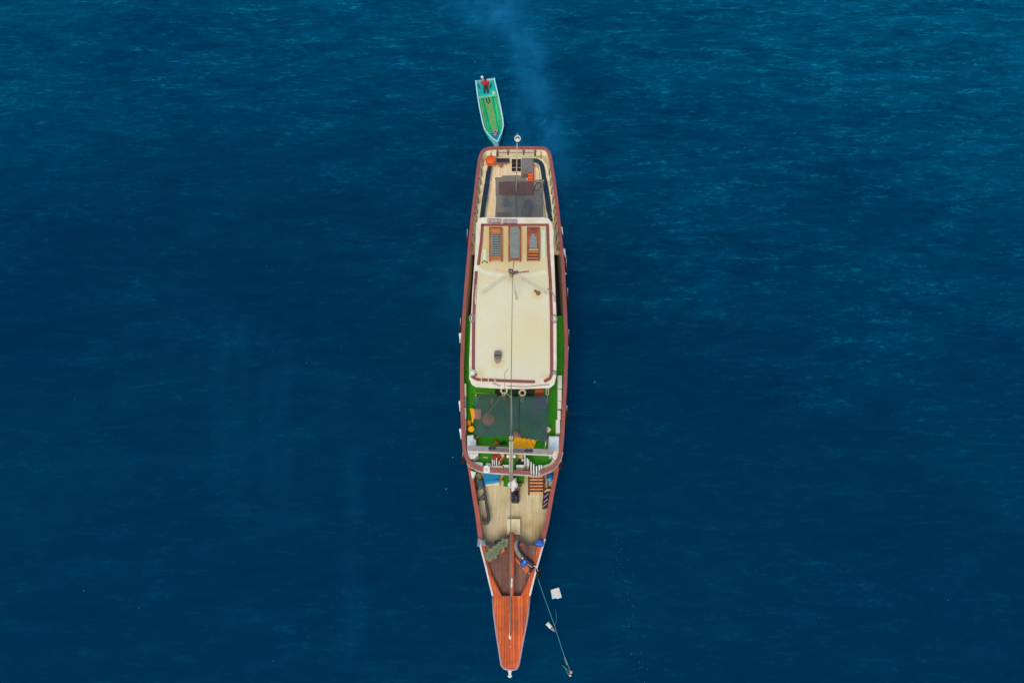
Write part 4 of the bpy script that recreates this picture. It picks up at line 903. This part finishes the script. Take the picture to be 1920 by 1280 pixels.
solo("black_hose", MB().tube([P(975, 1015, ZB + .3), P(971.5, 1016, ZB + .4), P(970, 1024, ZB + .4), P(974, 1034, ZB + .35), P(984, 1046, ZB + .3), P(994, 1055, ZB + .3), P(1002, 1062, ZB + .3)], [.06, .07, .08, .09, .1, .12, .1], 8), mat("hose_black", (40, 32, 52), .6, .3, 6), "black hose running from the spar to the starboard bow rail", "hose")
an = thing("anchor", "dark purple-black anchor at the end of the black hose", "anchor", P(999, 1070, ZB))
MB().tube([P(1004, 1060, ZB + .25), P(995, 1073, ZB + .2)], .07, 8).build("shank", M_char, an)
MB().tube([P(992, 1070, ZB + .25), P(996, 1066, ZB + .2), P(1002, 1067.5, ZB + .2)], [.03, .08, .03], 8).build("fluke", M_char, an)
MB().tube([P(991, 1072, ZB + .22), P(993, 1075.5, ZB + .2)], .04, 6).build("ring", M_lilac, an)
MB().tube([P(1001, 1060, ZB + .4), P(1005, 1062, ZB + .4)], .04, 6).build("pin", M_white, an)
bu = thing("blue_bucket", "round blue bucket lying on the orange planks of the bow", "bucket", P(982, 1055, ZB))
MB().lathe(P(982, 1055, ZB + .35), [(0, .1), (.14, .08), (.21, 0), (.2, -.2), (.15, -.3)], 18).build("body", M_blue, bu)
MB().ell(P(984, 1052, ZB + .45), (.09, .1, .06)).build("lid", M_lblue, bu)
MB().tube([P(979, 1047, ZB + .45), P(980.5, 1046, ZB + .55), P(979.5, 1044, ZB + .45)], .05, 6).build("spout", M_white, bu)
solo("orange_plank", MB().ppoly([(963.5, 1046.5), (967, 1044), (977, 1056), (974, 1058.5)], ZB + .12, .1), mat("orpl", (206, 104, 52), .6, .15), "short orange plank between spar and blue bucket", "plank", "orange planks on the bow")
solo("orange_plank", MB().ppoly([(978, 1064), (988, 1058), (994, 1067), (986.5, 1074.5)], ZB + .16, .12), mat("orpl2", (204, 100, 44), .6, .15), "wider orange plank forward of the blue bucket", "plank", "orange planks on the bow")
solo("pale_stick", MB().tube([P(986, 1054, ZB + .3), P(998, 1062.5, ZB + .3)], .04, 6), M_lilac, "pale stick beside the black hose", "stick")
solo("clay_pot", MB().ell(P(978, 1020, ZB + .1), (.2, .14, .14), jit=.3), mat("pot_clay", (146, 82, 62), .8, .2), "clay-red bundle right of the grey hose", "bundle")

# ------------------------------------------------------------------ fenders hung along the sides
def tyre(x, y, r_, t_):
    # hangs just under the rail, against the hull side
    c = P(x, y, 3.4); s_ = -1 if x < 960 else 1
    th = thing("tyre_fender", t_, "tyre fender", c - Vector((0, 0, r_)), "tyre fenders along the hull")
    MB().torus(c, r_ * .75, r_ * .3, axis=(1, 0, .35 * s_)).build("tyre", M_rubber, th)
    MB().tube([c + Vector((0, 0, r_ * .7)), c + Vector((-s_ * .1, 0, 1.5))], .02, 5).build("lanyard", M_rope, th)
for x, y, r_, t_ in ((1061.5, 506, .34, "black tyre fender on the starboard side abreast of the short aft mast"), (1064, 560, .3, "black tyre fender on the starboard side abreast of the coconuts"),
                     (1066, 636, .3, "black tyre fender on the starboard side abreast of the roof vent"), (1062.5, 775, .4, "large black tyre fender on the starboard side abreast of the dark net"),
                     (1052, 870, .36, "black tyre fender below the starboard end of the curved fore rail"), (1009, 1072, .36, "black tyre fender below the bow by the mooring line"),
                     (876, 452, .3, "black tyre fender on the port side abreast of the loungers"), (863.5, 615, .28, "black tyre fender on the port side abreast of the roof vent"), (868, 860, .34, "black tyre fender below the port end of the curved fore rail")):
    tyre(x, y, r_, t_)
def float_(x0, y0, x1, y1, t_, w_=.08):
    a, b_ = P(x0, y0, 3.9), P(x1, y1, 3.5)
    solo("float", MB().tube([a, a.lerp(b_, .15), a.lerp(b_, .5), b_], [w_ * .9, w_ * 1.3, w_ * .7, w_ * .4], 8), M_white, t_, "float", "white floats hung outside the rail")
float_(1052, 425, 1055.5, 440, "white float outside the starboard rail abreast of the canvas rolls")
float_(1056, 466, 1061, 483, "white float outside the starboard rail abreast of the loungers", .1)
float_(1059, 513, 1061, 514, "tiny white float outside the starboard rail by the tyre", .08)
float_(863, 624, 862.5, 643, "white float outside the port rail abreast of the roof vent")
float_(1064, 648, 1064.5, 674, "long thin white float outside the starboard rail", .06)
float_(862.5, 751, 862.5, 771, "white float outside the port rail abreast of the dark net")
float_(863.5, 803, 864.5, 823, "white float outside the port rail near the port white box")

# ------------------------------------------------------------------ tender astern
tl = [(891, 151.5), (892.5, 165), (894.5, 180), (898, 202), (903.5, 229), (907, 242), (915, 253), (924, 261.5), (932.5, 266.5)]
tr = [(927.5, 146.5), (930.5, 160), (933.8, 174), (939, 198), (943.5, 222), (944.8, 236), (942, 248), (938, 257), (933.5, 266.5)]
tn = thing("tender_boat", "small turquoise and green open boat tied behind the ship's stern", "boat", P(918, 200, 0))
zg = [.72, .7, .68, .68, .7, .74, .82, .95, 1.1]
tlw = [P(a, b, z) for (a, b), z in zip(tl, zg)]; trw = [P(a, b, z) for (a, b), z in zip(tr, zg)]
def ts(k, f, z):                # point on a section, f 0 port .. 1 starboard
    p = tlw[k].lerp(trw[k], f); return Vector((p.x, p.y, z))
vs = []; ns = len(tl)
for k in range(ns):
    fl = .05 + .12 * (k / (ns - 1)); 
    vs += [tlw[k], ts(k, fl, .25), ts(k, .22, -.12), ts(k, .5, -.25), ts(k, .78, -.12), ts(k, 1 - fl, .25), trw[k]]
fs = [(k * 7 + i, k * 7 + i + 1, (k + 1) * 7 + i + 1, (k + 1) * 7 + i) for k in range(ns - 1) for i in range(6)] + [tuple(range(7))]
MB().add(vs, fs, True).build("hull", M_twht, tn)
for tab in (tlw, trw):
    s_ = 1 if tab is tlw else -1
    A = [(p.x, p.y) for p in tab]; B = offset(A, (-.1 if s_ > 0 else .1)); 
    if (Vector(B[3]) - Vector((ts(3, .5, 0).x, ts(3, .5, 0).y))).length > (Vector(A[3]) - Vector((ts(3, .5, 0).x, ts(3, .5, 0).y))).length: B = offset(A, (.1 if s_ > 0 else -.1))
    MB().band(A, B, [p.z - .03 for p in tab], [p.z + .03 for p in tab]).build("gunwale", M_twht, tn)
flo = [ts(k, .04, .4) for k in range(ns - 1)] + [ts(k, .96, .4) for k in range(ns - 2, -1, -1)]
MB().prism(flo, .34, .4).build("floor", M_tgrn, tn)
MB().prism([ts(0, .01, 0), ts(2, .01, 0), ts(2, .99, 0), ts(0, .99, 0)], .45, .52).build("stern_deck", M_tteal, tn)
MB().prism([ts(5, .08, 0).lerp(ts(6, .08, 0), .6), ts(7, .1, 0), ts(8, .5, 0), ts(7, .9, 0), ts(5, .92, 0).lerp(ts(6, .92, 0), .6)], .5, .57).build("bow_deck", mat("bow_teal", (8, 130, 160), .5, .15), tn)
MB().band([ts(2, .3, 0).xy, ts(4, .38, 0).xy, ts(6, .45, 0).xy], [ts(2, .66, 0).xy, ts(4, .66, 0).xy, ts(6, .62, 0).xy], .44, .5).build("centre_plank", M_tolv, tn)
for f0, f1 in ((.1, .17), (.84, .9)): MB().band([ts(2, f0, 0).xy, ts(4, f0, 0).xy, ts(5, f0 + .03, 0).xy], [ts(2, f1, 0).xy, ts(4, f1, 0).xy, ts(5, f1, 0).xy], .46, .52).build("side_plank", M_tolv, tn)
for f0 in (.24, .74): MB().band([ts(2, f0, 0).xy, ts(6, f0 + .02, 0).xy], [ts(2, f0 + .03, 0).xy, ts(6, f0 + .05, 0).xy], .4, .45).build("stringer", mat("tend_dk", (10, 120, 96), .6), tn)
MB().prism([ts(2, .06, 0), ts(2, .06, 0) + Vector((0, -.25, 0)), ts(2, .94, 0) + Vector((0, -.25, 0)), ts(2, .94, 0)], .5, .58).build("thwart", mat("thw", (90, 190, 150), .6), tn)
for (x0, y0, x1, y1, t_) in ((896.5, 159, 900.5, 166.5, "dark short stick lying left of the person in the small boat"), (922, 158, 919, 164.5, "dark short stick lying right of the person in the small boat")):
    solo("stick", MB().tube([P(x0, y0, .57), P(x1, y1, .57)], .045, 6), mat("stick_dark", (14, 70, 60), .8), t_, "stick", "dark sticks on the stern deck of the small boat")
solo("white_can", MB().lathe(P(926, 177, .58), [(0, .3), (.1, .3), (.16, .24), (.16, 0)], 12), mat("can_mint", (140, 214, 170), .5), "pale mint round can on the thwart of the small boat", "can")
mo = MB().tube([P(907, 151.5, .9), P(905.8, 149, .85), P(904.2, 146, .6)], [.07, .07, .05], 8).build("outboard_motor", M_lilac, tn)
MB().ell(P(904, 145.2, .75), (.13, .16, .12)).build("motor_head", M_white, mo)
MB().tube([P(907, 151.5, .9), P(908.5, 155, .95), P(910, 159, 1.0)], .03, 6).build("tiller", M_char, mo)
solo("dark_rope", MB().tube([P(911, 184, .5), P(913, 190, .5), P(916, 194.5, .52), P(918.5, 191, .5), P(916, 184, .5)], .06, 6), mat("dr", (52, 56, 28), .9), "dark rope looped on the centre plank of the small boat", "rope")
cl_ = MB()
for k in range(4): cl_.torus(P(929, 247, .62 + .05 * k), .17 - .02 * (k % 2), .04, n=18)
solo("rope_coil", cl_, M_pink, "pinkish coil of rope on the bow of the small boat", "rope coil")
solo("small_float", MB().ell(P(928.5, 253, .7), (.12, .1, .1), jit=.1), M_lilac, "pale float lying forward of the pink rope coil", "float")
solo("painter", MB().tube([P(932.8, 266.5, 1.1), P(933, 271, 1.8), P(935, 277, 3.9)], .025, 5), M_rope, "short line tying the small boat to the ship's stern", "rope")

# ------------------------------------------------------------------ person at the tiller
def skin_body(name, joints, edges, radii, m_, parent, o0):
    me = bpy.data.meshes.new(name + "_cage"); me.from_pydata([Vector(j) for j in joints], edges, []); ob = bpy.data.objects.new(name + "_cage", me); COL.objects.link(ob)
    ob.modifiers.new("s", 'SKIN'); ob.modifiers.new("d", 'SUBSURF').levels = 1
    for v, r_ in zip(me.skin_vertices[0].data, radii): v.radius = (r_, r_) if not isinstance(r_, tuple) else r_
    me.skin_vertices[0].data[0].use_root = True
    bpy.context.view_layer.update(); dg = bpy.context.evaluated_depsgraph_get()
    m2 = bpy.data.meshes.new_from_object(ob.evaluated_get(dg)); bpy.data.objects.remove(ob); m2.name = name
    m2.materials.clear(); m2.materials.append(m_)
    for p in m2.polygons: p.use_smooth = True
    o = bpy.data.objects.new(name, m2); COL.objects.link(o); o.parent = parent; return o
def person(loc, yaw):
    th = thing("person", "person in a red shirt and dark trousers sitting at the stern of the small boat", "person", loc)
    th.rotation_euler = (0, 0, yaw); th.scale = (1.12, 1.12, 1.12)      # local -Y is forward, seat at z = 0
    J = [(0, 0, .10), (0, .02, .30), (0, 0, .48), (0, -.01, .56), (0, -.03, .66), (0, -.03, .76)]; Rr = [(.15, .11), (.14, .10), (.16, .10), .055, .085, .07]
    E = [(i, i + 1) for i in range(5)]
    def chain(root, pts, rs):
        k = root
        for p, r_ in zip(pts, rs): J.append(p); Rr.append(r_); E.append((k, len(J) - 1)); k = len(J) - 1
        return k
    for s_ in (-1, 1):
        chain(0, [(s_ * .10, -.06, .08), (s_ * .13, -.46, .12), (s_ * .13, -.60, -.12), (s_ * .13, -.66, -.30), (s_ * .13, -.80, -.31)], [.085, .062, .052, .04, .035])
        hand = (s_ * .22, -.28, .18) if s_ > 0 else (-.30, .22, .36)
        el = (s_ * .30, .0, .26) if s_ > 0 else (-.33, .08, .30)
        w_ = chain(2, [(s_ * .20, 0, .48), el, hand], [.055, .042, .028])
        d = (Vector(hand) - Vector(el)).normalized(); palm = Vector(hand) + d * .06
        k = chain(w_, [tuple(palm)], [.03])
        sdv = d.cross(Vector((0, 0, 1))).normalized()
        for f_ in range(4):
            off = sdv * (f_ - 1.5) * .02; ln = (.065, .075, .07, .055)[f_]
            chain(k, [tuple(palm + off + d * .03), tuple(palm + off + d * (.03 + ln * .5) - Vector((0, 0, .008))), tuple(palm + off + d * (.03 + ln * .85) - Vector((0, 0, .03)))], [.009, .0085, .007])
        chain(w_, [tuple(Vector(hand) + sdv * .035 + d * .03), tuple(Vector(hand) + sdv * .055 + d * .06)], [.01, .008])
    skin_body("body", J, E, Rr, M_skin, th, None)
    # shirt with sleeves, trousers, hair, face
    SJ = [(0, 0, .12), (0, .02, .30), (0, 0, .48), (0, -.01, .535)]; SE = [(0, 1), (1, 2), (2, 3)]; SR = [(.23, .2), (.23, .19), (.25, .18), .09]
    for s_ in (-1, 1):
        el = (s_ * .27, .0, .34) if s_ > 0 else (-.29, .05, .37)
        SJ += [(s_ * .22, 0, .48), el]; SE += [(2, len(SJ) - 2), (len(SJ) - 2, len(SJ) - 1)]; SR += [.11, .10]
    skin_body("shirt", SJ, SE, SR, M_red, th, None)
    TJ = [(0, 0, .10), (0, .01, .17)]; TE = [(0, 1)]; TR = [(.17, .125), (.165, .12)]
    for s_ in (-1, 1):
        b0 = len(TJ); TJ += [(s_ * .10, -.06, .08), (s_ * .13, -.46, .12), (s_ * .13, -.60, -.12), (s_ * .13, -.655, -.27)]
        TE += [(0, b0), (b0, b0 + 1), (b0 + 1, b0 + 2), (b0 + 2, b0 + 3)]; TR += [.10, .08, .07, .06]
    skin_body("trousers", TJ, TE, TR, M_trous, th, None)
    hb = MB(); hb.ell((0, -.005, .74), (.088, .1, .085)); hb.ell((0, .03, .69), (.08, .075, .08)); h = hb.build("hair", M_hair, None); h.parent = th
    fc = MB()
    for s_ in (-1, 1): fc.ell((s_ * .032, -.105, .70), (.012, .008, .008), 8)
    f = fc.build("eye", M_hair, None); f.parent = th
    nm = MB().ell((0, -.115, .675), (.012, .018, .02), 8).build("nose", M_skin, None); nm.parent = th
    mo_ = MB().ell((0, -.108, .64), (.024, .008, .006), 8).build("mouth", mat("lips", (120, 60, 54), .6), None); mo_.parent = th
    for s_ in (-1, 1):
        e_ = MB().ell((s_ * .09, -.02, .69), (.012, .02, .03), 8).build("ear", M_skin, None); e_.parent = th
    return th
person(P(910.5, 163, .62), R(6))

# ------------------------------------------------------------------ afloat beside the bow
fb = thing("foam_block", "square white foam block floating right of the bow", "foam block", P(1043, 1112, 0))
MB().ppoly([(1032.5, 1105), (1040, 1102.5), (1048, 1100.5), (1050.5, 1108), (1053.5, 1119), (1045, 1121.8), (1043, 1120), (1035.5, 1122)], .18, .26).build("block", M_foam, fb, bevel=.03)
ml = thing("mooring_line", "long green mooring line running from the bow down to the water", "rope", P(1070, 1262, 0))
MB().tube([P(1006, 1076, 3.3), P(1014, 1100, 2.5), P(1021, 1120, 1.9), P(1039, 1170, 1.0), P(1057.5, 1227.5, .25), P(1064, 1243, .1), P(1069, 1257, .06)], .02, 6).build("line", M_ropeg, ml)
MB().tube([P(1041.5, 1140, .04), P(1043, 1155, .04), P(1043, 1166, .04), P(1040, 1171, .04)], .022, 5).build("slack_loop", mat("ropeg2", (30, 120, 140), .9), ml)
MB().tube([P(1058, 1230, .1), P(1061, 1238, .08), P(1064, 1246, .05)], .05, 6).build("splice", M_net, ml)
MB().tube([P(1067, 1257, .04), P(1058, 1249, .03), P(1052, 1245, .03), P(1060, 1252, .03), P(1065, 1262, .03)], .025, 5).build("slack_loop", mat("ropeg3", (60, 130, 110), .9), ml)
bo = thing("mooring_buoy", "small grey buoy at the far end of the mooring line", "buoy", P(1070, 1262, 0))
MB().ell(P(1070.5, 1259, .06), (.1, .1, .08)).build("ball", M_lilac, bo); MB().ell(P(1069, 1265.5, .04), (.08, .06, .06)).build("ball", M_edge, bo)
MB().tube([P(1064, 1262, .04), P(1068, 1262, .05)], .03, 5).build("shackle", M_grey, bo)
cf = thing("cone_float", "grey cone-shaped float lying in the water beside the mooring line", "float", P(1033, 1175, 0))
a, b_ = P(1025.5, 1167, .1), P(1041, 1184, .05)
MB().tube([a, a.lerp(b_, .25), a.lerp(b_, .5)], [.14, .12, .12], 10).build("head", M_foam, cf)
MB().tube([a.lerp(b_, .53), a.lerp(b_, .7), b_], [.12, .09, .01], 10).build("cone", M_grey, cf)
MB().tube([a.lerp(b_, .5), a.lerp(b_, .53)], .1, 10).build("band", M_rib, cf)
# flecks of foam drifting past
fm = MB()
def fleck(px, py, r_):
    c = P(px, py, .03); fm.ell(c, (r_, r_ * random.uniform(.6, 1.2), .012), 7)
for k in range(90):
    t = random.random(); fleck(1150 + 52 * t ** .8 + random.gauss(0, 10), 1010 + 270 * t, random.uniform(.008, .022))
for k in range(60): fleck(random.uniform(30, 1900), random.uniform(20, 1270), random.uniform(.012, .035))
for x, y in ((849, 857), (837, 916), (1115, 716), (890, 116), (1022, 226), (950, 136), (1026, 139)): fleck(x, y, .06)
fo = fm.build("foam_flecks", mat("fleck", (40, 130, 170), .8), None); fo["kind"] = "stuff"; fo["label"] = "scattered small flecks of foam on the sea"
for o in list(ORG): pass
